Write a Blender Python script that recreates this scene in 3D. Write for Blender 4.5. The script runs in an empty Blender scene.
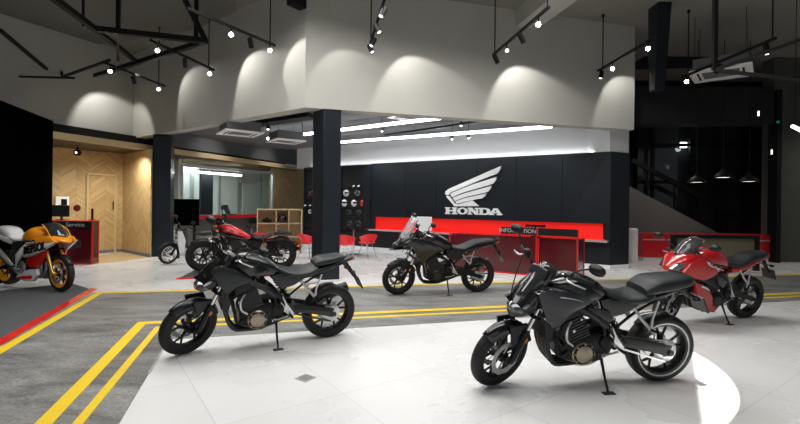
import bpy, bmesh, math, random
from mathutils import Matrix, Vector
random.seed(7)
PI = math.pi
R = math.radians
scn = bpy.context.scene
col = scn.collection

# ------------------------------------------------------------------ camera
FPX, CXP, CYP, CAMH, ROLL = 450.0, 400.0, 205.0, 1.42, 0.012
cam_d = bpy.data.cameras.new('camera'); cam = bpy.data.objects.new('camera', cam_d); col.objects.link(cam)
cam_d.sensor_width = 36; cam_d.lens = FPX / 800 * 36; cam_d.shift_y = (CYP - 212) / 800
cam_d.clip_start = .05; cam_d.clip_end = 200
cam.matrix_world = Matrix.Translation((0, 0, CAMH)) @ Matrix.Rotation(PI / 2, 4, 'X') @ Matrix.Rotation(ROLL, 4, 'Z')
scn.camera = cam
scn.view_settings.view_transform = 'Standard'; scn.view_settings.look = 'None'
scn.view_settings.gamma = 1; scn.view_settings.use_curve_mapping = False
scn.view_settings.exposure = 0.0

# ------------------------------------------------------------------ world
w = bpy.data.worlds.new('world'); scn.world = w; w.use_nodes = True
w.node_tree.nodes['Background'].inputs[0].default_value = (.86, .93, 1, 1)
w.node_tree.nodes['Background'].inputs[1].default_value = .12


def area(name, loc, target, sx, sy, power, color=(1, 1, 1), spread=180):
    d = bpy.data.lights.new(name, 'AREA'); d.shape = 'RECTANGLE'; d.size = sx; d.size_y = sy
    d.energy = power; d.color = color; d.spread = R(spread)
    o = bpy.data.objects.new(name, d); col.objects.link(o); o.location = loc
    o.rotation_euler = (Vector(target) - Vector(loc)).to_track_quat('-Z', 'Y').to_euler()
    return o


def spot(name, loc, target, power, ang, blend=.3, radius=.03, color=(1, .97, .92)):
    d = bpy.data.lights.new(name, 'SPOT'); d.energy = power; d.spot_size = R(ang); d.spot_blend = blend
    d.shadow_soft_size = radius; d.color = color
    o = bpy.data.objects.new(name, d); col.objects.link(o); o.location = loc
    o.rotation_euler = (Vector(target) - Vector(loc)).to_track_quat('-Z', 'Y').to_euler()
    return o


# added fill: area lights high above the frame, and one for the unseen shopfront
area('ceiling_fill_light', (1.0, 3.0, 5.3), (1.0, 3.1, 0), 5.0, 2.4, 132, (1, .985, .96), 150)
area('ceiling_fill_light', (-4.0, 4.2, 5.3), (-4.0, 4.4, 0), 2.6, 2.4, 110, (1, .985, .96), 150)
area('ceiling_fill_light', (-0.8, 6.6, 5.3), (-0.8, 6.9, 0), 5.0, 1.2, 130, (1, .985, .96), 140)
area('ceiling_fill_light', (3.0, 6.6, 5.3), (3.0, 6.9, 0), 2.4, 1.2, 90, (1, .985, .96), 140)
area('shopfront_fill', (1.0, -3.5, 2.2), (0.5, 6, .6), 9, 3.0, 45, (.93, .97, 1))
# unseen spot and flap, added to shape the half round pool at lower right
spot('added_pool_spot', (2.49, 3.64, 5.3), (1.02, 4.48, 0), 4200, 40, .02, .006, (1, .99, .95))
# unseen spots added to brighten the rear area, the stair and the canopy
for dl in ((-1.0, 13.6, 3.3, 95), (-4.2, 12.6, 3.3, 130), (-3.0, 10.6, 3.36, 95), (1.0, 11.6, 3.36, 80), (3.4, 10.7, 3.36, 60), (-3.0, 14.6, 3.3, 110)):
    spot('rear_fill_spot', dl[:3], (dl[0], dl[1] + .01, 0), dl[3], 118, .8, .06, (.97, .99, 1))
for dl in ((7.0, 12.3, 4.0, 90), (11.8, 10.4, 4.6, 130)):
    spot('stair_fill_spot', dl[:3], (dl[0], dl[1] + .3, 0), dl[3], 130, .9, .06, (1, .97, .9))
for dl in ((-6.9, 11.4, 2.7, 120), (-6.9, 10.0, 2.7, 110), (-6.4, 12.3, 2.7, 40)):
    spot('canopy_fill_spot', dl[:3], (dl[0] - .3, dl[1] + .4, 0), dl[3], 150, .8, .05, (1, .95, .86))

# ------------------------------------------------------------------ projection of measured points
_c, _s = math.cos(ROLL), math.sin(ROLL)


def _ab(px, py):
    x = (px - CXP) / FPX; u = -(py - CYP) / FPX
    return x * _c - u * _s, x * _s + u * _c


def fl(px, py, z=0.0):          # a measured point at a known height
    a, b = _ab(px, py); Y = (z - CAMH) / b
    return Vector((a * Y, Y, z))


def at(px, py, Y):              # a measured point at a known distance
    a, b = _ab(px, py)
    return Vector((a * Y, Y, CAMH + b * Y))


def at_plane(px, py, P, d):     # a measured point on the vertical plane through P along d
    a, b = _ab(px, py); n = Vector((-d.y, d.x))
    Y = (n.x * P.x + n.y * P.y) / (n.x * a + n.y)
    return Vector((a * Y, Y, CAMH + b * Y))


def dirv(deg): return Vector((math.sin(R(deg)), math.cos(R(deg)), 0))


UP = Vector((0, 0, 1))
D1, D2, D3, D4 = dirv(73), dirv(-17), dirv(-55), dirv(30)

# ------------------------------------------------------------------ materials
MATS = {}


def mat(name, c, rough=.5, metal=0.0, emit=None, es=0, trans=0, ior=1.45, coat=0, noise=0, scale=20, bump=0, spec=.5, alpha=1):
    if name in MATS: return MATS[name]
    m = bpy.data.materials.new(name); m.use_nodes = True; nt = m.node_tree; b = nt.nodes['Principled BSDF']
    b.inputs['Base Color'].default_value = (*c, 1); b.inputs['Roughness'].default_value = rough
    b.inputs['Metallic'].default_value = metal; b.inputs['Transmission Weight'].default_value = trans
    b.inputs['IOR'].default_value = ior; b.inputs['Coat Weight'].default_value = coat; b.inputs['Coat Roughness'].default_value = .08
    b.inputs['Specular IOR Level'].default_value = spec; b.inputs['Alpha'].default_value = alpha
    if emit: b.inputs['Emission Color'].default_value = (*emit, 1); b.inputs['Emission Strength'].default_value = es
    if noise or bump:
        tc = nt.nodes.new('ShaderNodeTexCoord'); n = nt.nodes.new('ShaderNodeTexNoise'); n.inputs['Scale'].default_value = scale
        n.inputs['Detail'].default_value = 5
        nt.links.new(tc.outputs['Object'], n.inputs['Vector'])
        if noise:
            mr = nt.nodes.new('ShaderNodeMapRange'); mr.inputs[3].default_value = 1 - noise; mr.inputs[4].default_value = 1 + noise
            nt.links.new(n.outputs[0], mr.inputs[0])
            mx = nt.nodes.new('ShaderNodeVectorMath'); mx.operation = 'SCALE'; mx.inputs[0].default_value = c
            nt.links.new(mr.outputs[0], mx.inputs['Scale']); nt.links.new(mx.outputs[0], b.inputs['Base Color'])
        if bump:
            bp = nt.nodes.new('ShaderNodeBump'); bp.inputs['Strength'].default_value = bump; bp.inputs['Distance'].default_value = .01
            nt.links.new(n.outputs[0], bp.inputs['Height']); nt.links.new(bp.outputs[0], b.inputs['Normal'])
    MATS[name] = m
    return m


mat('plaster', (.47, .465, .43), .85, noise=.07, scale=1.6, bump=.05)
mat('ceiling_paint', (.26, .25, .225), .9, noise=.1, scale=.8)
mat('white_paint', (.74, .75, .76), .8)
mat('soffit_grey', (.16, .165, .17), .8, noise=.1, scale=3)
mat('black_panel', (.006, .0095, .014), .42, noise=.15, scale=6)
mat('column_steel', (.014, .019, .027), .33, .3, noise=.1, scale=10)
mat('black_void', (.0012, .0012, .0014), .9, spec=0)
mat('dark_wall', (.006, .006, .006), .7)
mat('concrete', (.085, .085, .075), .85, noise=.25, scale=3, bump=.1)
mat('concrete_light', (.16, .16, .148), .85, noise=.12, scale=2.5)
mat('steel_black', (.004, .0045, .005), .55, 0, spec=.3)
mat('red_paint', (.62, .012, .018), .35, coat=.3)
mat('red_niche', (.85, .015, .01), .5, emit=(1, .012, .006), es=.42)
mat('red_plastic', (.78, .022, .03), .35)
mat('maroon_glass', (.085, .008, .012), .18, coat=.4)
mat('white_gloss', (.93, .93, .93), .45)
mat('metal_white', (.55, .56, .57), .35, .4)
mat('alu', (.6, .62, .62), .35, .8)
mat('chrome', (.8, .8, .8), .12, 1)
mat('silver', (.62, .62, .62), .32, .9)
mat('rubber', (.006, .006, .0065), .6, bump=.3, scale=120)
mat('plastic_black', (.005, .0055, .006), .42)
mat('bike_black', (.0035, .0042, .005), .22, .0, coat=.6)
mat('bike_satin', (.008, .0105, .012), .32, .3, coat=.3)
mat('bike_grey', (.035, .036, .042), .26, .5, coat=.5)
mat('engine_black', (.005, .005, .0055), .4, .3)
mat('engine_dark', (.045, .045, .045), .38, .6)
mat('bronze', (.34, .29, .22), .34, .85)
mat('seat_vinyl', (.012, .015, .018), .42, bump=.15, scale=300)
mat('bike_red', (.5, .005, .008), .2, coat=.8)
mat('cruiser_red', (.70, .008, .012), .15, coat=1)
mat('race_orange', (.95, .33, .01), .22, coat=.6)
mat('race_yellow_orange', (1.0, .42, .01), .3)
mat('race_white', (.82, .82, .82), .22, coat=.6)
mat('race_red', (.78, .02, .02), .22, coat=.6)
mat('amber', (.8, .22, .01), .25)
mat('tail_red', (.55, .01, .01), .2)
mat('gold', (.75, .5, .12), .3, .9)
mat('glass', (.92, .96, .96), .02, trans=1, ior=1.12)
mat('screen_clear', (.78, .82, .85), .08, trans=.72, ior=1.2, coat=.8)
mat('screen_tint', (.35, .37, .39), .04, trans=.9, ior=1.2, coat=.8)
mat('screen_smoke', (.03, .032, .035), .08, .1, coat=1)
mat('lens_glass', (.10, .11, .12), .06, .6, coat=1)
mat('mirror_glass', (.6, .62, .64), .05, 1)
mat('lamp_on', (1, 1, 1), .5, emit=(1, .98, .94), es=60)
mat('tube_on', (1, 1, 1), .5, emit=(.95, .98, 1), es=9)
mat('led_red', (1, .02, .01), .5, emit=(1, .015, .008), es=3)
mat('exit_on', (1, 1, 1), .5, emit=(.8, 1, 1), es=4)
mat('green_on', (0, .5, .2), .5, emit=(0, 1, .4), es=.12)
mat('pendant_on', (1, 1, 1), .5, emit=(1, .97, .9), es=2.2)
mat('yellow_paint', (.86, .60, .02), .5, noise=.08, scale=12)
mat('ramp_carpet', (.075, .078, .082), .9, noise=.15, scale=80)
mat('drain_steel', (.42, .44, .45), .5, 0)
mat('pale_wood', (.62, .47, .26), .55, noise=.08, scale=9)
mat('office_wall', (.50, .57, .55), .7)
mat('office_blind', (.40, .46, .45), .7)
mat('carcass_grey', (.17, .175, .17), .6)
mat('counter_panel', (.20, .175, .12), .55, noise=.15, scale=5)
mat('sole_white', (.7, .7, .7), .6)
mat('paper', (.75, .75, .72), .7)
mat('screen_dark', (.006, .007, .009), .2, coat=.3)
mat('alcove_floor', (.58, .44, .25), .35, noise=.1, scale=8)
mat('tan_vinyl', (.3, .26, .2), .6)


def chevron():
    m = bpy.data.materials.new('chevron_wood'); m.use_nodes = True; nt = m.node_tree; N = nt.nodes; L = nt.links; b = N['Principled BSDF']
    tc = N.new('ShaderNodeTexCoord'); sp = N.new('ShaderNodeSeparateXYZ'); L.new(tc.outputs['Object'], sp.inputs[0])

    def mth(op, a, bb=None):
        n = N.new('ShaderNodeMath'); n.operation = op
        for i, v in enumerate((a, bb)):
            if v is None: continue
            if isinstance(v, (int, float)): n.inputs[i].default_value = v
            else: L.new(v, n.inputs[i])
        return n.outputs[0]
    pp = mth('PINGPONG', sp.outputs[0], .36)
    k = mth('ADD', mth('MULTIPLY', pp, .75), sp.outputs[2])
    k = mth('DIVIDE', k, .06)
    fr = mth('FRACT', k)
    colm = mth('FLOOR', mth('DIVIDE', sp.outputs[0], .36))
    wn = N.new('ShaderNodeTexWhiteNoise'); wn.noise_dimensions = '2D'
    cb = N.new('ShaderNodeCombineXYZ'); L.new(mth('FLOOR', k), cb.inputs[0]); L.new(colm, cb.inputs[1]); L.new(cb.outputs[0], wn.inputs[0])
    gap = mth('LESS_THAN', fr, .1)
    gap2 = mth('LESS_THAN', pp, .004)
    gg = mth('MAXIMUM', gap, gap2)
    mr = N.new('ShaderNodeValToRGB'); L.new(wn.outputs[0], mr.inputs[0])
    mr.color_ramp.elements[0].color = (.46, .31, .13, 1); mr.color_ramp.elements[1].color = (.60, .44, .22, 1)
    mx = N.new('ShaderNodeMix'); mx.data_type = 'RGBA'; L.new(gg, mx.inputs['Factor']); L.new(mr.outputs[0], mx.inputs['A'])
    mx.inputs['B'].default_value = (.34, .23, .12, 1)
    L.new(mx.outputs['Result'], b.inputs['Base Color']); b.inputs['Roughness'].default_value = .5
    MATS['chevron'] = m


chevron()


def floor_mats():
    m = bpy.data.materials.new('floor_tiles'); m.use_nodes = True; nt = m.node_tree; N = nt.nodes; L = nt.links; b = N['Principled BSDF']
    tc = N.new('ShaderNodeTexCoord'); mp = N.new('ShaderNodeMapping'); L.new(tc.outputs['Object'], mp.inputs[0])
    mp.inputs['Rotation'].default_value = (0, 0, R(-35 + 90)); mp.inputs['Location'].default_value = (.3, .2, 0)
    br = N.new('ShaderNodeTexBrick'); L.new(mp.outputs[0], br.inputs[0]); br.offset = 0
    br.inputs['Scale'].default_value = 1; br.inputs['Brick Width'].default_value = .9; br.inputs['Row Height'].default_value = .9
    br.inputs['Mortar Size'].default_value = .0035; br.inputs['Color1'].default_value = (.80, .80, .795, 1)
    br.inputs['Color2'].default_value = (.765, .765, .76, 1); br.inputs['Mortar'].default_value = (.60, .60, .59, 1)
    n = N.new('ShaderNodeTexNoise'); n.inputs['Scale'].default_value = 1.1; n.inputs['Detail'].default_value = 8; n.inputs['Distortion'].default_value = .3
    L.new(tc.outputs['Object'], n.inputs[0])
    mr = N.new('ShaderNodeMapRange'); mr.inputs[1].default_value = .2; mr.inputs[2].default_value = .8; mr.inputs[3].default_value = .93; mr.inputs[4].default_value = 1.02
    L.new(n.outputs[0], mr.inputs[0])
    vm = N.new('ShaderNodeVectorMath'); vm.operation = 'SCALE'; L.new(br.outputs[0], vm.inputs[0]); L.new(mr.outputs[0], vm.inputs['Scale'])
    L.new(vm.outputs[0], b.inputs['Base Color'])
    r2 = N.new('ShaderNodeMapRange'); r2.inputs[3].default_value = .20; r2.inputs[4].default_value = .36; L.new(n.outputs[0], r2.inputs[0])
    L.new(r2.outputs[0], b.inputs['Roughness']); b.inputs['Specular IOR Level'].default_value = .45
    MATS['floor_tiles'] = m
    m = bpy.data.materials.new('lane_concrete'); m.use_nodes = True; nt = m.node_tree; N = nt.nodes; L = nt.links; b = N['Principled BSDF']
    tc = N.new('ShaderNodeTexCoord'); n = N.new('ShaderNodeTexNoise'); n.inputs['Scale'].default_value = 1.7; n.inputs['Detail'].default_value = 12
    n.inputs['Roughness'].default_value = .68; n.inputs['Distortion'].default_value = .8
    mp = N.new('ShaderNodeMapping'); L.new(tc.outputs['Object'], mp.inputs[0]); mp.inputs['Rotation'].default_value = (0, 0, R(-17)); mp.inputs['Scale'].default_value = (.7, 2.0, 1)
    L.new(mp.outputs[0], n.inputs[0])
    cr = N.new('ShaderNodeValToRGB'); L.new(n.outputs[0], cr.inputs[0]); e = cr.color_ramp.elements
    e[0].position = .32; e[0].color = (.085, .085, .082, 1); e[1].position = .72; e[1].color = (.34, .34, .325, 1)
    n2 = N.new('ShaderNodeTexNoise'); n2.inputs['Scale'].default_value = 38; n2.inputs['Detail'].default_value = 8; L.new(tc.outputs['Object'], n2.inputs[0])
    mr = N.new('ShaderNodeMapRange'); mr.inputs[1].default_value = .3; mr.inputs[2].default_value = .7; mr.inputs[3].default_value = .7; mr.inputs[4].default_value = 1.3
    L.new(n2.outputs[0], mr.inputs[0])
    vm = N.new('ShaderNodeVectorMath'); vm.operation = 'SCALE'; L.new(cr.outputs[0], vm.inputs[0]); L.new(mr.outputs[0], vm.inputs['Scale'])
    L.new(vm.outputs[0], b.inputs['Base Color']); b.inputs['Roughness'].default_value = .5
    MATS['lane'] = m
    m = bpy.data.materials.new('corrugated_deck'); m.use_nodes = True; nt = m.node_tree; N = nt.nodes; L = nt.links; b = N['Principled BSDF']
    tc = N.new('ShaderNodeTexCoord'); mp = N.new('ShaderNodeMapping'); L.new(tc.outputs['Object'], mp.inputs[0]); mp.inputs['Rotation'].default_value = (0, 0, R(28))
    wv = N.new('ShaderNodeTexWave'); wv.inputs['Scale'].default_value = 3.2; L.new(mp.outputs[0], wv.inputs[0])
    cr = N.new('ShaderNodeValToRGB'); L.new(wv.outputs[0], cr.inputs[0]); e = cr.color_ramp.elements
    e[0].color = (.10, .10, .09, 1); e[1].color = (.22, .22, .20, 1)
    L.new(cr.outputs[0], b.inputs['Base Color']); b.inputs['Roughness'].default_value = .7
    MATS['deck'] = m


floor_mats()


# ------------------------------------------------------------------ mesh builder
def catmull(P, n):
    P = [Vector(p) for p in P]; out = []
    for i in range(len(P) - 1):
        a = P[max(i - 1, 0)]; b = P[i]; c = P[i + 1]; d = P[min(i + 2, len(P) - 1)]
        for k in range(n):
            t = k / n
            out.append(.5 * ((2 * b) + (c - a) * t + (2 * a - 5 * b + 4 * c - d) * t * t + (-a + 3 * b - 3 * c + d) * t ** 3))
    out.append(P[-1]); return out


class MB:
    def __init__(s, M=None): s.v = []; s.f = []; s.M = M or Matrix()

    def add(s, vs, fs):
        o = len(s.v); s.v += [s.M @ Vector(v) for v in vs]; s.f += [[o + i for i in f] for f in fs]; return s

    def box(s, c, sz, rot=None):
        c = Vector(c); h = Vector(sz) / 2; vs = []
        for x in (-1, 1):
            for y in (-1, 1):
                for z in (-1, 1):
                    p = Vector((x * h.x, y * h.y, z * h.z))
                    if rot: p = rot @ p
                    vs.append(c + p)
        return s.add(vs, [(0, 1, 3, 2), (4, 6, 7, 5), (0, 4, 5, 1), (2, 3, 7, 6), (0, 2, 6, 4), (1, 5, 7, 3)])

    def obox(s, P, d, length, depth, z0, z1):     # P start, along d, depth to the left-hand side (away)
        n = Vector((-d.y, d.x, 0)); P = Vector((P[0], P[1], 0)); vs = []
        for z in (z0, z1):
            for q in (P, P + d * length, P + d * length + n * depth, P + n * depth): vs.append(q + UP * z)
        return s.add(vs, [(0, 3, 2, 1), (4, 5, 6, 7), (0, 1, 5, 4), (1, 2, 6, 5), (2, 3, 7, 6), (3, 0, 4, 7)])

    def tube(s, pts, r, seg=10, n=0):
        pts = [Vector(p) for p in pts]
        rs = list(r) if isinstance(r, (list, tuple)) else None
        if n and len(pts) > 2:
            if rs: rs = [v.x for v in catmull([(x, 0, 0) for x in rs], n)]
            pts = catmull(pts, n)
        if rs is None: rs = [r] * len(pts)
        t = (pts[1] - pts[0]).normalized(); a = Vector((0, 0, 1)) if abs(t.z) < .9 else Vector((1, 0, 0))
        u = t.cross(a).normalized(); rings = []
        for i, p in enumerate(pts):
            if i == 0: t = pts[1] - pts[0]
            elif i == len(pts) - 1: t = pts[-1] - pts[-2]
            else: t = (pts[i + 1] - pts[i]).normalized() + (pts[i] - pts[i - 1]).normalized()
            t = t.normalized(); u = (u - t * u.dot(t)).normalized(); v = t.cross(u)
            rings.append([p + (u * math.cos(2 * PI * k / seg) + v * math.sin(2 * PI * k / seg)) * rs[i] for k in range(seg)])
        return s.loft(rings)

    def cyl(s, a, b, r, r2=None, seg=16): return s.tube([a, b], [r, r if r2 is None else r2], seg)

    def bar(s, a, b, w, h):
        a = Vector(a); b = Vector(b); t = (b - a).normalized(); x = t.cross(UP)
        if x.length < .01: x = Vector((1, 0, 0))
        x.normalize(); z = x.cross(t); rings = []
        for p in (a, b): rings.append([p + x * w / 2 + z * h / 2, p - x * w / 2 + z * h / 2, p - x * w / 2 - z * h / 2, p + x * w / 2 - z * h / 2])
        return s.loft(rings)

    def loft(s, rings, cap=True):
        m = len(rings[0]); vs = [p for r in rings for p in r]; fs = []
        for i in range(len(rings) - 1):
            for k in range(m):
                k2 = (k + 1) % m; fs.append((i * m + k, i * m + k2, (i + 1) * m + k2, (i + 1) * m + k))
        if cap: fs.append(tuple(range(m - 1, -1, -1))); fs.append(tuple((len(rings) - 1) * m + k for k in range(m)))
        return s.add(vs, fs)

    def lathe(s, prof, c, axis=(0, 1, 0), seg=40, closed=False):   # prof (radius, offset along axis)
        c = Vector(c); ax = Vector(axis).normalized(); a = Vector((0, 0, 1)) if abs(ax.z) < .9 else Vector((1, 0, 0))
        u = ax.cross(a).normalized(); v = ax.cross(u); n = len(prof); vs = []; fs = []
        for k in range(seg):
            t = 2 * PI * k / seg; d = u * math.cos(t) + v * math.sin(t)
            for (r, o) in prof: vs.append(c + d * r + ax * o)
        for k in range(seg):
            k2 = (k + 1) % seg
            for j in range(n if closed else n - 1):
                j2 = (j + 1) % n; fs.append((k * n + j, k * n + j2, k2 * n + j2, k2 * n + j))
        return s.add(vs, fs)

    def body(s, st, seg=24, res=5, y0=0):           # stations (x, z bottom, z top, half width, power)
        P = catmull([(a[0], a[1], a[2]) for a in st], res); Q = catmull([(a[3], a[4] if len(a) > 4 else 2.5, 0) for a in st], res); rings = []
        for p, q in zip(P, Q):
            x, zb, zt = p; hw = max(q.x, .003); e = 2 / max(q.y, 1.5); zc = (zb + zt) / 2; hh = max((zt - zb) / 2, .003); ring = []
            for k in range(seg):
                t = 2 * PI * (k + .5) / seg; c, d = math.cos(t), math.sin(t)
                ring.append(Vector((x, y0 + hw * math.copysign(abs(c) ** e, c), zc + hh * math.copysign(abs(d) ** e, d))))
            rings.append(ring)
        return s.loft(rings)

    def plate(s, out, y, th=.02, bulge=.02, k=.8, side=1, lean=None):   # outline in x,z at lateral y, bulging outwards
        n = len(out); cx = sum(p[0] for p in out) / n; cz = sum(p[1] for p in out) / n
        f = lean or (lambda x, z: 0)

        def Pq(x, z, o): return Vector((x, side * (y + f(x, z) + o), z))
        r0 = [Pq(x, z, -th) for x, z in out]; r1 = [Pq(x, z, 0) for x, z in out]
        k1 = (1 + k) / 2 + .04
        r2 = [Pq(cx + (x - cx) * k1, cz + (z - cz) * k1, bulge * .75) for x, z in out]
        r3 = [Pq(cx + (x - cx) * k * .8, cz + (z - cz) * k * .8, bulge) for x, z in out]
        return s.loft([r0, r1, r2, r3])

    def prism(s, out, O, u, v, depth):
        O = Vector(O); u = Vector(u); v = Vector(v); n = u.cross(v).normalized()
        a = [O + u * p[0] + v * p[1] for p in out]; b = [p + n * depth for p in a]
        return s.loft([a, b])

    def ball(s, c, r, sx=1, sy=1, sz=1, seg=16, rot=None):
        c = Vector(c); rings = []
        for i in range(1, seg // 2):
            ph = PI * i / (seg // 2); ring = []
            for k in range(seg):
                t = 2 * PI * k / seg; p = Vector((r * sx * math.sin(ph) * math.cos(t), r * sy * math.sin(ph) * math.sin(t), r * sz * math.cos(ph)))
                ring.append(c + (rot @ p if rot else p))
            rings.append(ring)
        return s.loft(rings)

    def arc_shell(s, c, r, a0, a1, hw, drop, n=16, m=8, hw1=None):   # mudguard about an axle at c, in the x,z plane
        vs = []; fs = []
        for i in range(n + 1):
            t = i / n; a = R(a0 + (a1 - a0) * t); W = hw + ((hw1 if hw1 is not None else hw) - hw) * t
            W *= .75 + .25 * math.sin(PI * min(max(t, .05), .95))
            for j in range(m + 1):
                q = -1 + 2 * j / m; rr = r - drop * abs(q) ** 2.5
                vs.append((c[0] + rr * math.cos(a), c[1] + W * q, c[2] + rr * math.sin(a)))
        for i in range(n):
            for j in range(m): fs.append((i * (m + 1) + j, i * (m + 1) + j + 1, (i + 1) * (m + 1) + j + 1, (i + 1) * (m + 1) + j))
        return s.add(vs, fs)

    def sheet(s, p0, p1, w0, w1, sweep, n=8, m=12, curve=0.0):     # windscreen from base p0 to top p1 (x,z)
        vs = []; fs = []
        for i in range(n + 1):
            t = i / n; x = p0[0] + (p1[0] - p0[0]) * t; z = p0[1] + (p1[1] - p0[1]) * t + curve * math.sin(PI * t)
            W = w0 + (w1 - w0) * t ** 1.6
            if t > .8: W *= 1 - ((t - .8) / .2) ** 2 * .35
            for j in range(m + 1):
                q = -1 + 2 * j / m; vs.append((x - sweep * abs(q) ** 2, W * q, z - .03 * abs(q) ** 2))
        for i in range(n):
            for j in range(m): fs.append((i * (m + 1) + j, i * (m + 1) + j + 1, (i + 1) * (m + 1) + j + 1, (i + 1) * (m + 1) + j))
        return s.add(vs, fs)

    def build(s, name, mt, parent=None, ang=38, bevel=0, solid=0, loc=None, label=None):
        me = bpy.data.meshes.new(name); bm = bmesh.new()
        off = Vector(loc) if loc is not None else Vector()
        vs = [bm.verts.new(v - off) for v in s.v]
        for f in s.f:
            try: bm.faces.new([vs[i] for i in f])
            except ValueError: pass
        bmesh.ops.recalc_face_normals(bm, faces=bm.faces)
        for f in bm.faces: f.smooth = True
        for e in bm.edges:
            if len(e.link_faces) == 2 and e.calc_face_angle(0) > R(ang): e.smooth = False
        bm.to_mesh(me); bm.free()
        o = bpy.data.objects.new(name, me); col.objects.link(o); me.materials.append(MATS[mt])
        if loc is not None: o.location = off
        if parent: o.parent = parent
        if bevel:
            b = o.modifiers.new('bevel', 'BEVEL'); b.width = bevel; b.segments = 2; b.limit_method = 'ANGLE'; b.angle_limit = R(40)
        if solid:
            b = o.modifiers.new('solid', 'SOLIDIFY'); b.thickness = solid; b.offset = 0
        if label: o['label'] = label
        return o


def tag(o, label, cat, group=None, kind=None):
    o['label'] = label; o['category'] = cat
    if group: o['group'] = group
    if kind: o['kind'] = kind
    return o


def struct(o): o['kind'] = 'structure'; return o


def empty(name, loc=(0, 0, 0), rot=None):
    o = bpy.data.objects.new(name, None); col.objects.link(o); o.empty_display_size = .1
    o.matrix_world = Matrix.Translation(Vector(loc)) @ (rot.to_4x4() if rot else Matrix())
    return o


def text_mesh(name, txt, mt, parent, M, size, extrude=.002, bold=0.0, align='CENTER', sx=1, shear=0):
    cu = bpy.data.curves.new('text', 'FONT'); cu.body = txt; cu.size = size; cu.extrude = extrude; cu.offset = bold; cu.align_x = align; cu.align_y = 'CENTER'
    cu.shear = shear
    t = bpy.data.objects.new('text', cu); me = bpy.data.meshes.new_from_object(t)
    bpy.data.objects.remove(t); me.transform(M @ Matrix.Diagonal((sx, 1, 1, 1))); me.materials.append(MATS[mt])
    o = bpy.data.objects.new(name, me); col.objects.link(o)
    if parent: o.parent = parent
    return o


def frame_m(O, u, v):
    n = u.cross(v); M = Matrix.Identity(4)
    for i in range(3): M[i][0] = u[i]; M[i][1] = v[i]; M[i][2] = n[i]; M[i][3] = O[i]
    return M


def copy_tree(o, parent=None):
    c = o.copy(); col.objects.link(c)
    if parent: c.parent = parent
    for ch in list(o.children): copy_tree(ch, c)
    return c
# ================================================================== SETTING
# floor
f = MB(); f.box((1, 9, -.05), (34, 30, .1)); struct(f.build('floor', 'floor_tiles'))


def line_x(P, Q, S, T):
    d1 = Q - P; d2 = T - S; den = d1.x * d2.y - d1.y * d2.x; t = ((S.x - P.x) * d2.y - (S.y - P.y) * d2.x) / den
    return P + d1 * t


# lane: outer boundary corner C1, inner boundary corner C2
C1 = fl(93.2, 292.4); R1 = fl(800, 274.0); L1 = fl(0, 344.3)
A2 = fl(163, 350); B2 = fl(119, 424); A3 = fl(381, 326.5); B3 = fl(800, 300.5)
C2 = line_x(A2, B2, A3, B3)
dr1 = (R1 - C1).normalized(); dl1 = (L1 - C1).normalized(); dr2 = (B3 - A3).normalized(); dl2 = (B2 - A2).normalized()
poly = [C1 + dr1 * 17, C1, C1 + dl1 * 9, C2 + dl2 * 5.5, C2, C2 + dr2 * 14]
m = MB(); m.loft([[Vector((p.x, p.y, .0)) for p in poly], [Vector((p.x, p.y, .003)) for p in poly]])
struct(m.build('floor_lane', 'lane'))


def strip_L(C, da, db, la, lb, wa, wb_, name, label, z=.006):
    # L shaped painted line: outer corner C, arm a along da, arm b along db; inner side towards both arms
    na = Vector((-da.y, da.x, 0)); na = na if na.dot(db) > 0 else -na
    nb = Vector((-db.y, db.x, 0)); nb = nb if nb.dot(da) > 0 else -nb
    inner = line_x(C + na * wa, C + na * wa + da, C + nb * wb_, C + nb * wb_ + db)
    P = [C + da * la, C, C + db * lb, C + db * lb + nb * wb_, inner, C + da * la + na * wa]
    m = MB(); m.loft([[Vector((p.x, p.y, .003)) for p in P], [Vector((p.x, p.y, z)) for p in P]])
    o = m.build(name, 'yellow_paint'); tag(o, label, 'floor marking', 'yellow lines painted along the grey lane')
    return o


strip_L(C1 + dr1 * .06 + dl1 * .03, dr1, dl1, 16.5, 8, .10, .10, 'yellow_floor_line', 'yellow painted line along the far edge of the grey lane, beside the red-edged display ramp')
E1 = fl(137.9, 322.5); E1r = fl(800, 292.5); E1l = fl(35, 424)
strip_L(E1, (E1r - E1).normalized(), (E1l - E1).normalized(), 13, 4.5, .11, .105, 'yellow_floor_line', 'wide yellow painted line, outer one of the pair beside the white tiles')
E2 = fl(155.4, 327.2); E2r = fl(800, 295.8); E2l = fl(72.5, 424)
strip_L(E2, (E2r - E2).normalized(), (E2l - E2).normalized(), 13, 4, .075, .065, 'yellow_floor_line', 'narrow yellow painted line, inner one of the pair beside the white tiles')
# dark joint strip at the tile corner
m = MB(); m.bar(A2.lerp(B2, -.02) + UP * .004, A2.lerp(B2, .42) + UP * .004, .018, .004)
struct(m.build('trim_1', 'drain_steel'))
# small steel floor drain
g = fl(305.5, 378.2); e = empty('floor_drain', (g.x, g.y, 0), Matrix.Rotation(R(-33), 3, 'Z')); tag(e, 'small square slotted steel drain grate in the white tiled floor', 'drain')
m = MB(); m.box((0, 0, .002), (.125, .125, .004)); m.build('frame', 'drain_steel', e)
m = MB()
for k in range(6): m.box((0, -.045 + .018 * k, .005), (.105, .008, .003))
m.build('grate', 'silver', e)

# bulkhead
ZB = 3.2; ZC = 5.55
Kc = fl(305, 107.4, ZB); Kl = fl(133, 138.2, ZB); Kr = fl(634, 129.8, ZB); Kll = fl(51, 126.5, ZB)
Kll = Kl + (Kll - Kl) * 1.5


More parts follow.
